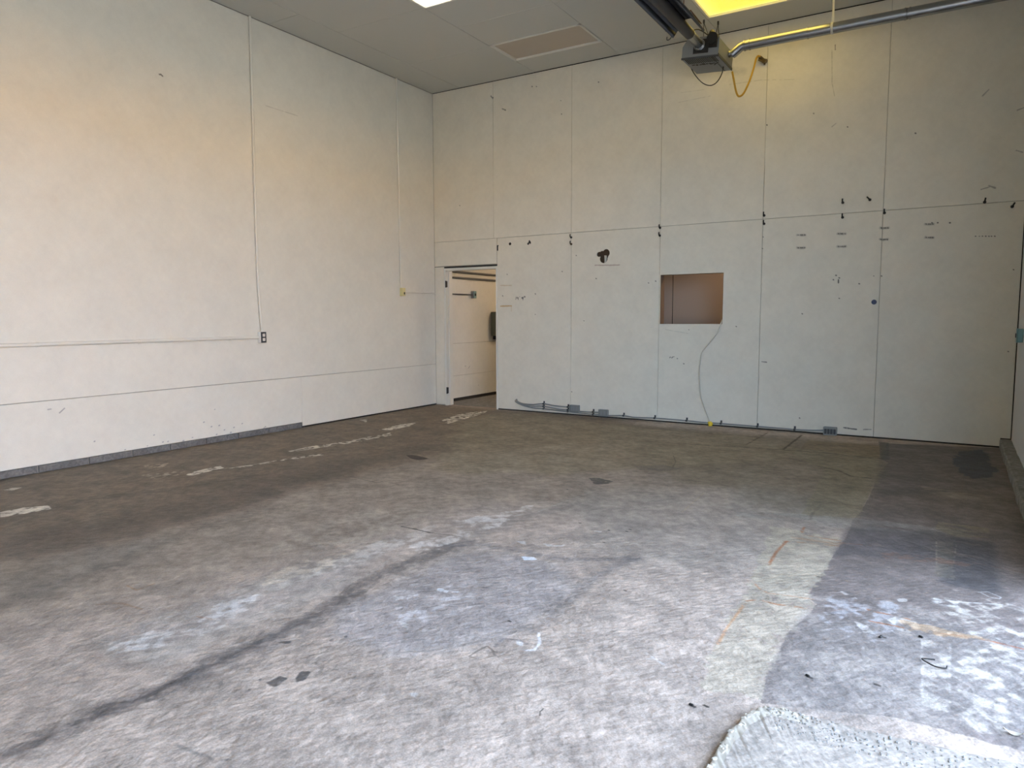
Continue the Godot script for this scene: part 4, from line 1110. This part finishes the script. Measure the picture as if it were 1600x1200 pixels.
# ------------------------------------------------------------------ heater under the ceiling
func heater() -> void:
	var t := base("tube_heater", "grey tube heater with dark reflector trough hanging under the ceiling", "heater", Vector3(4.245, 4.09, 0.705))
	var tilt := Basis(Vector3(0, 0, 1), -0.075)
	var st := mb()
	var w := 0.192
	var prof := [Vector2(-w, -0.1), Vector2(w, -0.1), Vector2(w, 0.075), Vector2(w - 0.04, 0.105), Vector2(-w + 0.05, 0.105), Vector2(-w, 0.02)]
	st.set_smooth_group(-1)
	for i in prof.size():
		var a: Vector2 = prof[i]
		var b: Vector2 = prof[(i + 1) % prof.size()]
		quad(st, tilt * Vector3(a.x, a.y, 0.26), tilt * Vector3(a.x, a.y, -0.265), tilt * Vector3(b.x, b.y, -0.265), tilt * Vector3(b.x, b.y, 0.26))
	for k in range(1, prof.size() - 1):
		for s in [0.26, -0.265]:
			tri(st, tilt * Vector3(prof[0].x, prof[0].y, s), tilt * Vector3(prof[k].x, prof[k].y, s), tilt * Vector3(prof[k + 1].x, prof[k + 1].y, s))
	var body := put(st, "burner_box", M.heater, t)
	st = mb()        # lid lips
	cbox(st, Transform3D(tilt, tilt * Vector3(0, -0.097, 0.262)), Vector3(w * 2 + 0.006, 0.02, 0.012), 0.002)
	cbox(st, Transform3D(tilt, tilt * Vector3(w + 0.002, -0.09, 0.0)), Vector3(0.01, 0.03, 0.53), 0.002)
	cbox(st, Transform3D(tilt, tilt * Vector3(w - 0.07, -0.102, 0.0)), Vector3(0.006, 0.006, 0.52), 0.001)
	put(st, "lid_lip", M.dark_steel, body)
	st = mb()
	cbox(st, Transform3D(tilt, tilt * Vector3(0.005, 0.012, 0.2605)), Vector3(0.16, 0.14, 0.004), 0.0)
	put(st, "tube_opening", M.black, body)
	st = mb()
	for k in 17:
		cbox(st, Transform3D(tilt, tilt * Vector3(-w + 0.03 + k * 0.0195, -0.1005, 0.165)), Vector3(0.011, 0.005, 0.15), 0.001)
	put(st, "vent_slots", M.black, body, "", true)
	st = mb()        # script lettering on the underside, too small to read in the photo
	for k in 7:
		var x := -0.13 + k * 0.036
		cbox(st, Transform3D(tilt * Basis(Vector3.UP, 0.3 * sin(k * 2.1)), tilt * Vector3(x, -0.101, 0.04 + 0.006 * cos(k * 1.9))), Vector3(0.026 if k % 3 else 0.034, 0.004, 0.020 + 0.02 * float(k % 2)), 0.0005)
	cbox(st, Transform3D(tilt * Basis(Vector3.UP, 0.7), tilt * Vector3(0.105, -0.101, 0.02)), Vector3(0.012, 0.004, 0.10), 0.0005)
	put(st, "script_lettering", M.black, body, "", true)
	st = mb()        # burner tube: bright collar, then the long dark tube
	sweep(st, [Vector3(-0.005, 0.02, 0.25), Vector3(-0.008, 0.03, 0.62)], 0.047, 20)
	sweep(st, [Vector3(-0.005, 0.02, 0.262), Vector3(-0.005, 0.02, 0.29)], 0.06, 20)
	put(st, "collar", M.galv, t)
	st = mb()
	sweep(st, [Vector3(-0.008, 0.03, 0.6), Vector3(-0.01, 0.03, 5.6)], 0.053, 20)
	put(st, "radiant_tube", M.steel_tube, t)
	st = mb()        # reflector trough, folded sheet with a little thickness
	var sec := [Vector2(-0.178, 0.025), Vector2(-0.166, 0.010), Vector2(-0.135, 0.05), Vector2(-0.075, 0.13), Vector2(-0.04, 0.165), Vector2(0.05, 0.165), Vector2(0.085, 0.13), Vector2(0.125, 0.05), Vector2(0.142, 0.010), Vector2(0.154, 0.025)]
	for i in sec.size() - 1:
		var a: Vector2 = sec[i]
		var b: Vector2 = sec[i + 1]
		var n := (b - a).orthogonal().normalized() * 0.002
		var c := [a + n, b + n, b - n, a - n]
		for k in 4:
			var p: Vector2 = c[k]
			var q: Vector2 = c[(k + 1) % 4]
			quad(st, Vector3(p.x, p.y, 0.63), Vector3(q.x, q.y, 0.63), Vector3(q.x, q.y, 5.5), Vector3(p.x, p.y, 5.5))
		quad(st, Vector3(c[0].x, c[0].y, 0.63), Vector3(c[1].x, c[1].y, 0.63), Vector3(c[2].x, c[2].y, 0.63), Vector3(c[3].x, c[3].y, 0.63))
	put(st, "reflector", M.alu, t)
	for z in [0.78, 3.0, 5.2]:
		st = mb()
		sweep(st, [Vector3(-0.19, 0.03, z), Vector3(-0.08, 0.175, z), Vector3(0.06, 0.175, z), Vector3(0.166, 0.03, z)], 0.006, 6)
		sweep(st, [Vector3(-0.01, 0.175, z), Vector3(-0.01, CEIL - 4.09, z)], 0.004, 6)
		put(st, "hanger_bracket", M.rust, t)
	st = mb()        # small hook at the end of the reflector's lip
	sweep(st, bend([Vector3(-0.178, 0.02, 0.64), Vector3(-0.20, 0.0, 0.64), Vector3(-0.225, 0.0, 0.64), Vector3(-0.225, 0.03, 0.64)], 5), 0.005, 6)
	put(st, "lip_hook", M.dark_steel, t)
	for c in [[Vector3(0.006, CEIL - 4.09, -0.335), [Vector3(-0.02, 0.10, -0.2), Vector3(0.07, 0.10, -0.2)]], [Vector3(-0.116, CEIL - 4.09, -0.215), [Vector3(-0.08, 0.1, -0.1), Vector3(0.02, 0.1, -0.12)]]]:
		st = mb()
		var top: Vector3 = c[0]
		cbox(st, Transform3D(Basis(), top + Vector3(0, -0.02, 0)), Vector3(0.018, 0.04, 0.018), 0.003)
		for q in c[1]:
			sweep(st, [top + Vector3(0, -0.03, 0), q], 0.004, 6)
		put(st, "hanger_chain", M.dark_steel, t)
	st = mb()        # rounded black shape on the right of the box front
	sweep(st, [Vector3(0.128, 0.068, 0.2), Vector3(0.128, 0.066, 0.292)], 0.056, 18)
	cbox(st, Transform3D(tilt, Vector3(0.132, 0.02, 0.268)), Vector3(0.09, 0.09, 0.02), 0.004)
	sweep(st, [Vector3(0.128, 0.10, 0.24), Vector3(0.10, 0.15, 0.20)], 0.03, 12)
	put(st, "dark_arch", M.black, t)
	st = mb()
	sweep(st, bend([Vector3(-0.02, 0.09, 0.5), Vector3(0.02, 0.13, 0.40), Vector3(0.08, 0.1, 0.30), Vector3(0.11, 0.06, 0.265)]), 0.006, 6)
	put(st, "ignition_lead", M.black, t)
	st = mb()        # loop of cord hanging below
	var loop := [Vector3(4.009, 4.080, 0.620), Vector3(4.032, 4.029, 0.620), Vector3(4.083, 3.939, 0.620), Vector3(4.163, 3.844, 0.620), Vector3(4.241, 3.801, 0.620), Vector3(4.303, 3.808, 0.620), Vector3(4.350, 3.853, 0.620), Vector3(4.382, 3.920, 0.620), Vector3(4.388, 3.972, 0.620)]
	for i in loop.size():
		loop[i] -= t.position
	sweep(st, bend(loop, 6), 0.0055, 6)
	put(st, "hanging_cord", M.black, t)

	var f := base("flue_pipe", "galvanised round flue pipe running along the top of the back wall", "pipe", Vector3(5.8, 4.145, 0.62))
	var pp := func(x: float, y := 4.145, z := 0.62) -> Vector3: return Vector3(x, y, z) - f.position
	st = mb()
	sweep(st, [pp.call(4.446, 4.088), pp.call(4.492, 4.088)], 0.036, 18)
	sweep(st, [pp.call(4.478, 4.08), pp.call(4.50, 4.092), pp.call(4.565, 4.136), pp.call(4.60, 4.146)], 0.047, 20)
	sweep(st, [pp.call(4.486, 4.088), pp.call(4.494, 4.088)], 0.041, 18)
	put(st, "elbow", M.galv, f)
	for r in [[4.6, 5.235], [5.225, 6.11], [6.1, 7.16]]:
		st = mb()
		sweep(st, [pp.call(r[0]), pp.call(r[1])], 0.0515, 28)
		put(st, "pipe_section", M.galv, f)
	for x in [4.61, 4.66, 5.23, 6.09, 6.13]:
		st = mb()
		sweep(st, [pp.call(x - 0.006), pp.call(x + 0.006)], 0.056, 28)
		put(st, "joint_ring", M.galv, f)
	st = mb()
	sweep(st, [pp.call(5.445), pp.call(5.467)], 0.0555, 24)
	bx(st, pp.call(5.45, 4.19, 0.618), pp.call(5.47, CEIL - 0.002, 0.621))
	put(st, "hanger_strap", M.cable, f)

	var h := base("gas_hose", "yellow gas hose sagging from the heater box to the back wall", "hose", Vector3(4.66, 4.174, 0.0))
	st = mb()
	var pts := [Vector3(4.436, 3.961, 0.440), Vector3(4.451, 3.891, 0.440), Vector3(4.469, 3.786, 0.420), Vector3(4.483, 3.728, 0.400), Vector3(4.502, 3.706, 0.380), Vector3(4.526, 3.729, 0.340), Vector3(4.547, 3.793, 0.290), Vector3(4.575, 3.916, 0.220), Vector3(4.596, 4.061, 0.150), Vector3(4.605, 4.163, 0.100), Vector3(4.621, 4.196, 0.080), Vector3(4.643, 4.185, 0.070)]
	for i in pts.size():
		pts[i] -= h.position
	sweep(st, bend(pts, 6), 0.0105, 10)
	put(st, "hose", M.yellow_hose, h)
	st = mb()
	sweep(st, [Vector3(4.636, 4.186, 0.070) - h.position, Vector3(4.663, 4.164, 0.035) - h.position], 0.018, 8)
	sweep(st, [Vector3(4.620, 4.165, 0.060) - h.position, Vector3(4.660, 4.140, 0.050) - h.position], 0.012, 8)
	sweep(st, [Vector3(4.676, 4.141, 0.060) - h.position, Vector3(4.683, 4.154, -0.002) - h.position], 0.026, 8)
	sweep(st, [Vector3(4.679, 4.169, 0.030) - h.position, Vector3(4.681, 4.107, 0.030) - h.position], 0.009, 6)
	put(st, "valve", M.brass, h)

# ------------------------------------------------------------------ electrical bits
func receptacle(st: SurfaceTool, t: Transform3D) -> void:
	for s in [-1, 1]:
		cbox(st, t * Transform3D(Basis(), Vector3(0, s * 0.02, 0)), Vector3(0.03, 0.028, 0.006), 0.006)

func left_wall_things() -> void:
	var t := base("outlet_box", "dark-faced twin outlet on a white box where two white conduits meet on the left wall", "outlet", Vector3(0, 1.1, 3.19))
	var st := mb()
	bx(st, Vector3(0, -0.062, -0.038), Vector3(0.05, 0.062, 0.042), 0.004)
	put(st, "box", M.white_plastic, t)
	st = mb()
	bx(st, Vector3(0.05, -0.06, -0.036), Vector3(0.056, 0.06, 0.038), 0.003)
	put(st, "cover_plate", M.dark_steel, t, "dark grey steel cover plate")
	for s in [-1, 1]:
		st = mb()
		cbox(st, Transform3D(Basis(), Vector3(0.057, s * 0.024, 0)), Vector3(0.007, 0.032, 0.034), 0.003)
		var r := put(st, "receptacle", M.white_plastic, t)
		st = mb()
		for k in [-1, 1]:
			cbox(st, Transform3D(Basis(), Vector3(0.0608, s * 0.024 + 0.003, k * 0.007)), Vector3(0.001, 0.01, 0.003))
		put(st, "slots", M.black, r)
	conduit("conduit", "white horizontal conduit running along the left wall to the dark-faced outlet", [Vector3(0.018, 1.1, 3.235), Vector3(0.016, 1.098, 10.0)], 0.0165, M.paint, [3.6, 4.6, 5.5], true)
	conduit("conduit", "thin white upright conduit from the ceiling down to the dark-faced outlet", bend([Vector3(0.026, 1.162, 3.19), Vector3(0.016, 1.4, 3.195), Vector3(0.014, 1.8, 3.21), Vector3(0.014, 3.0, 3.205), Vector3(0.014, 4.546, 3.19)]), 0.0145, M.paint, [], false)
	t = base("switch_box", "small ivory outlet on the left wall near the far corner", "outlet", Vector3(0, 1.67, 0.765))
	st = mb()
	bx(st, Vector3(0, -0.056, -0.03), Vector3(0.045, 0.056, 0.036), 0.004)
	put(st, "box", M.ivory, t)
	st = mb()
	bx(st, Vector3(0.045, -0.055, -0.032), Vector3(0.05, 0.055, 0.034), 0.003)
	put(st, "cover_plate", M.ivory, t)
	st = mb()
	bx(st, Vector3(0.05, -0.036, -0.010), Vector3(0.06, -0.004, 0.006), 0.002)
	put(st, "toggle", M.black, t)
	conduit("conduit", "white upright conduit from the ceiling down to the small ivory outlet", [Vector3(0.013, 1.725, 0.785), Vector3(0.013, 4.546, 0.80)], 0.0135, M.paint, [], false)
	conduit("conduit", "short white conduit from the small ivory outlet into the far corner", [Vector3(0.011, 1.672, 0.735), Vector3(0.010, 1.668, 0.003)], 0.010, M.paint, [], false)

func conduit(called: String, label: String, pts: Array, r: float, m: Material, straps: Array, _along: bool) -> void:
	var at: Vector3 = pts[pts.size() - 1]
	var t := base(called, label, "conduit", at)
	var st := mb()
	var q := []
	for p in pts:
		q.append(p - at)
	sweep(st, q, r, 12)
	put(st, "pipe", m, t)
	for z in straps:
		st = mb()
		bx(st, Vector3(0, 1.068, z - 0.01) - at, Vector3(0.003, 1.115, z + 0.01) - at, 0.001)
		sweep(st, [Vector3(0.017, 1.0995, z - 0.009) - at, Vector3(0.017, 1.0995, z + 0.009) - at], r + 0.0025, 12)
		put(st, "strap", m, t)

func floor_line_conduits() -> void:
	# three grey conduits leave one hole low on the back wall and run to three boxes
	var start := Vector3(1.425, 0.165, 0.006)
	var lines := [
		["upper grey conduit of three, curving from the wall hole to the box nearest the doorway", [start, Vector3(1.44, 0.14, 0.02), Vector3(1.52, 0.112, 0.02), Vector3(1.68, 0.107, 0.02), Vector3(1.862, 0.128, 0.02), Vector3(2.05, 0.112, 0.02), Vector3(2.28, 0.106, 0.02)], [[1.862, 0.128], [2.236, 0.108]]],
		["middle grey conduit of three, ending at the second box along the skirting", [start + Vector3(0.004, 0.004, 0.012), Vector3(1.43, 0.135, 0.024), Vector3(1.53, 0.098, 0.024), Vector3(1.69, 0.084, 0.024), Vector3(1.862, 0.094, 0.024), Vector3(2.1, 0.07, 0.024), Vector3(2.25, 0.067, 0.024), Vector3(2.45, 0.06, 0.024), Vector3(2.7, 0.066, 0.024)], [[1.862, 0.094], [2.236, 0.07], [2.61, 0.066]]],
		["long lowest grey conduit running along the foot of the back wall to the last box", [start + Vector3(-0.004, -0.006, 0.02), Vector3(1.425, 0.13, 0.03), Vector3(1.54, 0.088, 0.03), Vector3(1.7, 0.062, 0.03), Vector3(1.862, 0.060, 0.026), Vector3(2.236, 0.044, 0.026), Vector3(2.61, 0.034, 0.02), Vector3(2.85, 0.034, 0.02), Vector3(3.04, 0.046, 0.02), Vector3(3.2, 0.034, 0.02), Vector3(3.46, 0.044, 0.02), Vector3(3.87, 0.042, 0.02), Vector3(4.08, 0.036, 0.02), Vector3(4.29, 0.038, 0.02), Vector3(4.715, 0.036, 0.02), Vector3(4.95, 0.034, 0.02), Vector3(5.125, 0.033, 0.02), Vector3(5.28, 0.036, 0.02), Vector3(5.43, 0.048, 0.02)], [[1.862, 0.06], [2.236, 0.044], [2.61, 0.034], [3.04, 0.046], [3.46, 0.044], [3.87, 0.042], [4.29, 0.038], [4.715, 0.036], [5.125, 0.033]]]]
	for l in lines:
		var p: Array = l[1]
		var at := Vector3(1.425, 0.0, 0.0)
		var t := base("floor_conduit", l[0], "conduit", at)
		var q := []
		for v in p:
			q.append(v - at)
		var st := mb()
		sweep(st, bend(q, 6), 0.0085, 10)
		put(st, "pipe", M.conduit, t)
		for c in l[2]:
			st = mb()
			var z: float = 0.022
			bx(st, Vector3(c[0] - 0.011, c[1] - 0.008, 0.0) - at, Vector3(c[0] + 0.011, c[1] + 0.036, 0.004) - at, 0.001)
			sweep(st, [Vector3(c[0] - 0.011, c[1], z) - at, Vector3(c[0] + 0.011, c[1], z) - at], 0.0125, 10)
			put(st, "strap", M.dark_steel, t)
	var boxes := [[2.345, 0.098, 0.13, 0.088, "grey metal outlet box on the skirting nearest the doorway", 2], [2.765, 0.065, 0.125, 0.085, "grey metal outlet box on the skirting, second from the doorway", 1], [5.5, 0.048, 0.135, 0.09, "grey ribbed outlet box at the far right end of the skirting conduit", 3]]
	for b in boxes:
		var t := base("outlet_box", b[4], "outlet", Vector3(b[0], b[1] - b[3] * 0.5, 0))
		var st := mb()
		bx(st, Vector3(-b[2] * 0.5, 0, 0), Vector3(b[2] * 0.5, b[3], 0.05), 0.006)
		put(st, "box", M.grey_box, t)
		st = mb()
		bx(st, Vector3(-b[2] * 0.5 - 0.002, -0.002, 0.05), Vector3(b[2] * 0.5 + 0.002, b[3] + 0.002, 0.054), 0.003)
		put(st, "cover_plate", M.grey_box, t)
		for k in b[5] + 1:
			st = mb()
			var x: float = (k - b[5] * 0.5) * b[2] / (b[5] + 1.4)
			cbox(st, Transform3D(Basis(), Vector3(x, b[3] * 0.46, 0.055)), Vector3(0.026, b[3] * 0.62, 0.004), 0.003)
			put(st, "receptacle", M.dark_steel if b[5] == 3 else M.conduit, t)

func cable_drop() -> void:
	var t := base("cable", "pale cable hanging from the hatch to the floor with a yellow plug", "cable", Vector3(4.167, 0, 0))
	var st := mb()
	var pts := [Vector3(4.262, 1.30, -0.09), Vector3(4.262, 1.262, -0.02), Vector3(4.258, 1.225, 0.012), Vector3(4.235, 1.14, 0.02), Vector3(4.174, 1.05, 0.02), Vector3(4.10, 0.96, 0.02), Vector3(4.045, 0.88, 0.02), Vector3(4.026, 0.76, 0.02), Vector3(4.018, 0.68, 0.02), Vector3(4.025, 0.52, 0.02), Vector3(4.038, 0.38, 0.022), Vector3(4.07, 0.27, 0.025), Vector3(4.115, 0.16, 0.03), Vector3(4.16, 0.06, 0.034)]
	for i in pts.size():
		pts[i] -= t.position
	sweep(st, bend(pts, 5), 0.007, 8)
	put(st, "lead", M.cable, t)
	st = mb()
	sweep(st, [Vector3(-0.006, 0.055, 0.035), Vector3(0.004, 0.0, 0.04)], 0.022, 12)
	cbox(st, Transform3D(Basis(), Vector3(0.022, 0.03, 0.04)), Vector3(0.02, 0.03, 0.03), 0.006)
	put(st, "plug", M.yellow, t, "yellow plug")

func hooks() -> void:
	var list := [
		[2.268, 2.368, 0.0, "upper black hook of the pair on the seam between doorway and hatch"],
		[2.269, 2.281, 0.0, "lower black hook of the pair on the seam between doorway and hatch"],
		[3.486, 2.411, 0.0, "upper black hook of the pair on the seam over the hatch's left edge"],
		[3.484, 2.318, 0.0, "lower black hook of the pair on the seam over the hatch's left edge"],
		[4.718, 2.468, 0.0, "upper black hook of the pair on the first seam right of the hatch"],
		[4.720, 2.375, 0.0, "lower black hook of the pair on the first seam right of the hatch"],
		[5.534, 2.542, 0.0, "upper black hook of the pair above two screw-hole smudges right of the hatch"],
		[5.537, 2.386, 0.0, "lower black hook of the pair above two screw-hole smudges right of the hatch"],
		[5.788, 2.547, 0.75, "tilted black hook high on the back wall left of the last seam"],
		[5.939, 2.402, 0.0, "single black hook on the last upright seam of the back wall"],
		[6.818, 2.439, -0.15, "single dark hook on the back wall near the right corner, on the level seam"],
		[7.048, 2.376, -0.5, "rightmost dark hook on the back wall beside the right corner"]]
	var st := mb()
	sweep(st, bend([Vector3(0, -0.012, -0.004), Vector3(0, -0.014, 0.02), Vector3(0, -0.006, 0.034), Vector3(0, 0.012, 0.036), Vector3(0, 0.026, 0.034)], 5), 0.0072, 8)
	sweep(st, [Vector3(0, -0.012, 0.0), Vector3(0, -0.012, 0.005)], 0.015, 10)
	st.generate_normals()
	var mesh := st.commit()
	for h in list:
		var o := MeshInstance3D.new()
		o.mesh = mesh
		o.material_override = M.black
		o.name = numbered("wall_hook")
		add_child(o, true)
		o.position = Vector3(h[0], h[1], 0)
		o.rotation.z = h[2]
		o.set_meta("label", h[3])
		o.set_meta("category", "hook")
		o.set_meta("group", "black hooks on the back wall")
	var k := base("wall_knob", "small dark blue round bumper on the back wall right of the hatch", "disc", Vector3(5.879, 1.462, 0))  # blue-black round knob with a wider disc in front
	st = mb()
	sweep(st, [Vector3(0, 0, 0), Vector3(0, 0, 0.012)], 0.014, 10)
	sweep(st, [Vector3(0, 0, 0.012), Vector3(0, 0, 0.016), Vector3(0, 0, 0.026)], 0.026, 14)
	put(st, "cap", M.blue, k)

func right_wall_things() -> void:
	var t := base("switch_box", "blue-green metal switch box on the right wall at the photo's edge", "switch", Vector3(7.152, 1.135, 0.62))
	var st := mb()
	bx(st, Vector3(-0.045, -0.062, -0.05), Vector3(0, 0.062, 0.05), 0.004)
	put(st, "box", M.teal, t)
	st = mb()
	bx(st, Vector3(-0.05, -0.065, -0.053), Vector3(-0.045, 0.065, 0.053), 0.002)
	put(st, "cover_plate", M.teal, t)
	st = mb()
	bx(st, Vector3(-0.058, -0.02, -0.012), Vector3(-0.05, 0.02, 0.012), 0.002)
	put(st, "toggle", M.dark_steel, t)

func back_room_things() -> void:
	for c in [["uppermost dark conduit on the wall seen through the doorway", 2.012, -3.19, false], ["second dark conduit on the wall seen through the doorway, bending down", 1.922, -1.68, true], ["lowest dark conduit through the doorway, leading to a small blue-grey box", 1.67, -0.93, false]]:
		var t := base("conduit", c[0], "conduit", Vector3(0.02, c[1], c[2]))
		var st := mb()
		var pts := [Vector3(0, 0, -0.16 - c[2]), Vector3.ZERO]
		if c[3]:
			pts = bend([Vector3(0, 0, -0.16 - c[2]), Vector3(0, 0, 0.2), Vector3.ZERO, Vector3(0, -0.03, -0.09), Vector3(0, -0.14, -0.14), Vector3(0, -0.5, -0.15)], 5)
		sweep(st, pts, 0.016 if c[1] > 1.8 else 0.011, 10)
		put(st, "pipe", M.dark_steel, t)
	var b := base("junction_box", "small blue-grey box at the end of the lowest conduit through the doorway", "junction box", Vector3(0, 1.672, -0.97))
	var st := mb()
	bx(st, Vector3(0, -0.058, -0.04), Vector3(0.055, 0.058, 0.04), 0.004)
	put(st, "box", M.grey_box, b)
	st = mb()
	bx(st, Vector3(0.055, -0.055, -0.038), Vector3(0.06, 0.055, 0.038), 0.002)
	put(st, "cover_plate", M.teal, b)
	st = mb()
	bx(st, Vector3(0.06, -0.02, -0.01), Vector3(0.07, 0.02, 0.01), 0.002)
	put(st, "toggle", M.black, b)
	var e := base("electrical_panel", "grey-green electrical panel on the wall at the doorway's right edge", "electrical panel", Vector3(0, 1.0, -1.75))
	st = mb()
	bx(st, Vector3(0, 0, -0.24), Vector3(0.11, 0.40, 0.24), 0.006)
	put(st, "cabinet", M.green_grey, e)
	st = mb()
	bx(st, Vector3(0.11, 0.02, -0.21), Vector3(0.118, 0.38, 0.21), 0.004)
	put(st, "panel_door", M.green_grey, e)
	st = mb()
	bx(st, Vector3(0.0, -0.06, 0.08), Vector3(0.09, 0.0, 0.18), 0.004)
	put(st, "cable_gland", M.black, e)
	unseen_lamp("unseen warm lamp on the low ceiling, lighting the room behind the doorway", Vector3(1.5, 2.6, -2.5), UNSEEN_LAMP)
	unseen_lamp("unseen warm lamp added on the low ceiling to light the partition behind the hatch", Vector3(5.0, 2.6, -0.62), UNSEEN_LAMP * 0.75)

func unseen_lamp(label: String, at: Vector3, power: float) -> void:  # lamp out of view, placed to light the room behind the back wall
	var l := base("unseen_light", label, "light", at)
	var st := mb()
	sweep(st, [Vector3(0, 0, 0), Vector3(0, -0.03, 0)], 0.09, 20)
	put(st, "base", M.frame, l)
	st = mb()
	sweep(st, [Vector3(0, -0.03, 0), Vector3(0, -0.05, 0), Vector3(0, -0.07, 0)], 0.07, 20)
	var gm := mat(Color8(250, 235, 210), 0.4)
	gm.emission_enabled = true
	gm.emission = Color(1.0, 0.72, 0.45)
	gm.emission_energy_multiplier = 1.0
	put(st, "lens", gm, l)
	var lamp := OmniLight3D.new()
	lamp.name = "lamp"
	lamp.light_color = Color(1.0, 0.87, 0.73)
	lamp.light_energy = power
	lamp.light_size = 0.06
	lamp.omni_range = 12.0
	lamp.omni_attenuation = 2.0
	lamp.shadow_enabled = true
	lamp.position = Vector3(0, -0.15, 0)
	l.add_child(lamp, true)

# ------------------------------------------------------------------ on the floor
func floor_things() -> void:
	var edge := [6.069, 6.629, 6.075, 6.573, 6.071, 6.504, 6.075, 6.436, 6.075, 6.376, 6.088, 6.335, 6.096, 6.266, 6.116, 6.214, 6.137, 6.178, 6.171, 6.162, 6.221, 6.155, 6.274, 6.153, 6.347, 6.148, 6.422, 6.141, 6.529, 6.128, 6.650, 6.114, 6.765, 6.100, 6.860, 6.081]
	var c := frame_of("concrete_patch", "broken raised concrete patch with a crumbled white edge at the lower right")
	var rng := RandomNumberGenerator.new()
	rng.seed = 4
	var e2: Array[Vector2] = []
	for k in edge.size() / 2 - 1:                      # finer, jagged outline
		var a := Vector2(edge[k * 2], edge[k * 2 + 1])
		var b := Vector2(edge[k * 2 + 2], edge[k * 2 + 3])
		for s in 6:
			var m := a.lerp(b, s / 6.0)
			e2.append(m)
	e2.append(Vector2(7.15, 6.04))
	var st := mb()
	st.set_smooth_group(1)
	var far := Vector2(6.75, 7.6)
	var rows := [[0.0, -0.002], [0.004, 0.016], [0.012, 0.021], [0.03, 0.020], [0.07, 0.022], [0.2, 0.024], [0.6, 0.028], [1.4, 0.03]]
	var grid: Array = []
	for r in rows:
		var line: Array = []
		for i in e2.size():
			var k := clampf(float(i) / (e2.size() - 1), 0, 1)
			var d := (far - e2[i]).normalized()
			var p: Vector2 = e2[i] + d * (minf(r[0], 0.9 * far.distance_to(e2[i])) + (rng.randf_range(-0.006, 0.005) if r[0] < 0.05 else 0.0) * (1.0 if r[0] > 0.006 else 0.6))
			var fall := lerpf(1.0, 0.35, smoothstep(0.45, 1.0, k))
			line.append(Vector3(p.x, r[1] * fall + (rng.randf_range(-0.0025, 0.0025) if r[0] > 0.003 and r[0] < 0.1 else 0.0), p.y))
		grid.append(line)
	for band in 2:
		st = mb()
		st.set_smooth_group(1)
		for j in rows.size() - 1:
			for i in e2.size() - 1:
				if (j < 4 and i < 66) == (band == 0):
					quad(st, grid[j][i], grid[j + 1][i], grid[j + 1][i + 1], grid[j][i + 1])
		put(st, "mortar_crust" if band == 0 else "slab_top", M.crust if band == 0 else M.pale, c)
	st = mb()           # crust of broken mortar along its left and back edge
	for k in 60:
		var i := rng.randi_range(0, 66)
		var p := e2[i] + (far - e2[i]).normalized() * rng.randf_range(0.004, 0.05)
		var s := rng.randf_range(0.004, 0.016)
		cbox(st, Transform3D(Basis.from_euler(Vector3(rng.randf_range(-0.2, 0.2), rng.randf() * TAU, rng.randf_range(-0.2, 0.2))), Vector3(p.x, 0.019, p.y)), Vector3(s * 1.5, 0.006, s * 1.1), 0.002)
	put(st, "crumbled_edge", M.crust, c, "", true)
	st = mb()
	for k in 260:
		var i := rng.randi_range(50, e2.size() - 2)
		var p := e2[i] + (far - e2[i]).normalized() * rng.randf_range(0.01, 0.16)
		var s := rng.randf_range(0.002, 0.006)
		cbox(st, Transform3D(Basis(Vector3.UP, rng.randf() * TAU), Vector3(p.x, 0.022 * lerpf(1.0, 0.35, smoothstep(0.45, 1.0, float(i) / (e2.size() - 1))), p.y)), Vector3(s * 1.5, 0.005, s * 1.2), 0.001)
	put(st, "exposed_gravel", M.gravel, c, "", true)

	var w := base("wire_scrap", "bent piece of thin dark wire lying on the pale stripe at lower right", "wire", Vector3(6.62, 0.0, 5.52))
	st = mb()
	sweep(st, bend([Vector3(0.00, 0.004, -0.05), Vector3(-0.04, 0.005, -0.035), Vector3(-0.035, 0.008, -0.01), Vector3(0.0, 0.006, 0.015), Vector3(0.035, 0.005, 0.012), Vector3(0.04, 0.005, -0.01)], 6), 0.0025, 6)
	put(st, "wire", M.black, w)
	var lf := base("paper_scrap", "small curled pale scrap on the floor near the lower right corner", "scrap", Vector3(6.846, 0.0, 5.907))
	st = mb()
	st.set_smooth_group(1)
	for i in 6:
		for j in 2:
			var f := func(a: int, b: int, up: float) -> Vector3:
				var t := a / 6.0
				return Vector3(-0.03 + 0.06 * t, 0.003 + up + 0.014 * pow(2.0 * t - 1.0, 2.0) * (1.0 if b else 0.4), (b - 1) * 0.012 * sin(PI * clampf(t, 0.08, 0.92)))
			for up in [0.0, 0.0012]:
				quad(st, f.call(i, j + 1, up), f.call(i + 1, j + 1, up), f.call(i + 1, j, up), f.call(i, j, up))
	put(st, "paper", M.crust, lf)
	var spots := [[6.098, 6.371, 0.010, "dark pebble just left of the broken concrete edge"], [6.425, 5.355, 0.009, "dark pebble on the grey paint right of the ragged paint edge"], [6.566, 5.269, 0.008, "dark pebble at the top left corner of the pale stripe"], [6.225, 5.853, 0.008, "dark pebble on the floor between broken concrete and ragged paint edge"], [5.921, 6.268, 0.007, "dark pebble farthest left of the broken concrete edge"]]
	for s in spots:
		var q := Vector3(s[0], 0.0, s[1])
		var o := base("pebble", s[3], "pebble", q, "dark pebbles on the floor")
		st = mb()
		cbox(st, Transform3D(Basis(Vector3.UP, s[0] * 9.0), Vector3(0, s[2] * 0.4, 0)), Vector3(s[2] * 2.4, s[2], s[2] * 1.3), s[2] * 0.35)
		put(st, "stone", M.black, o)
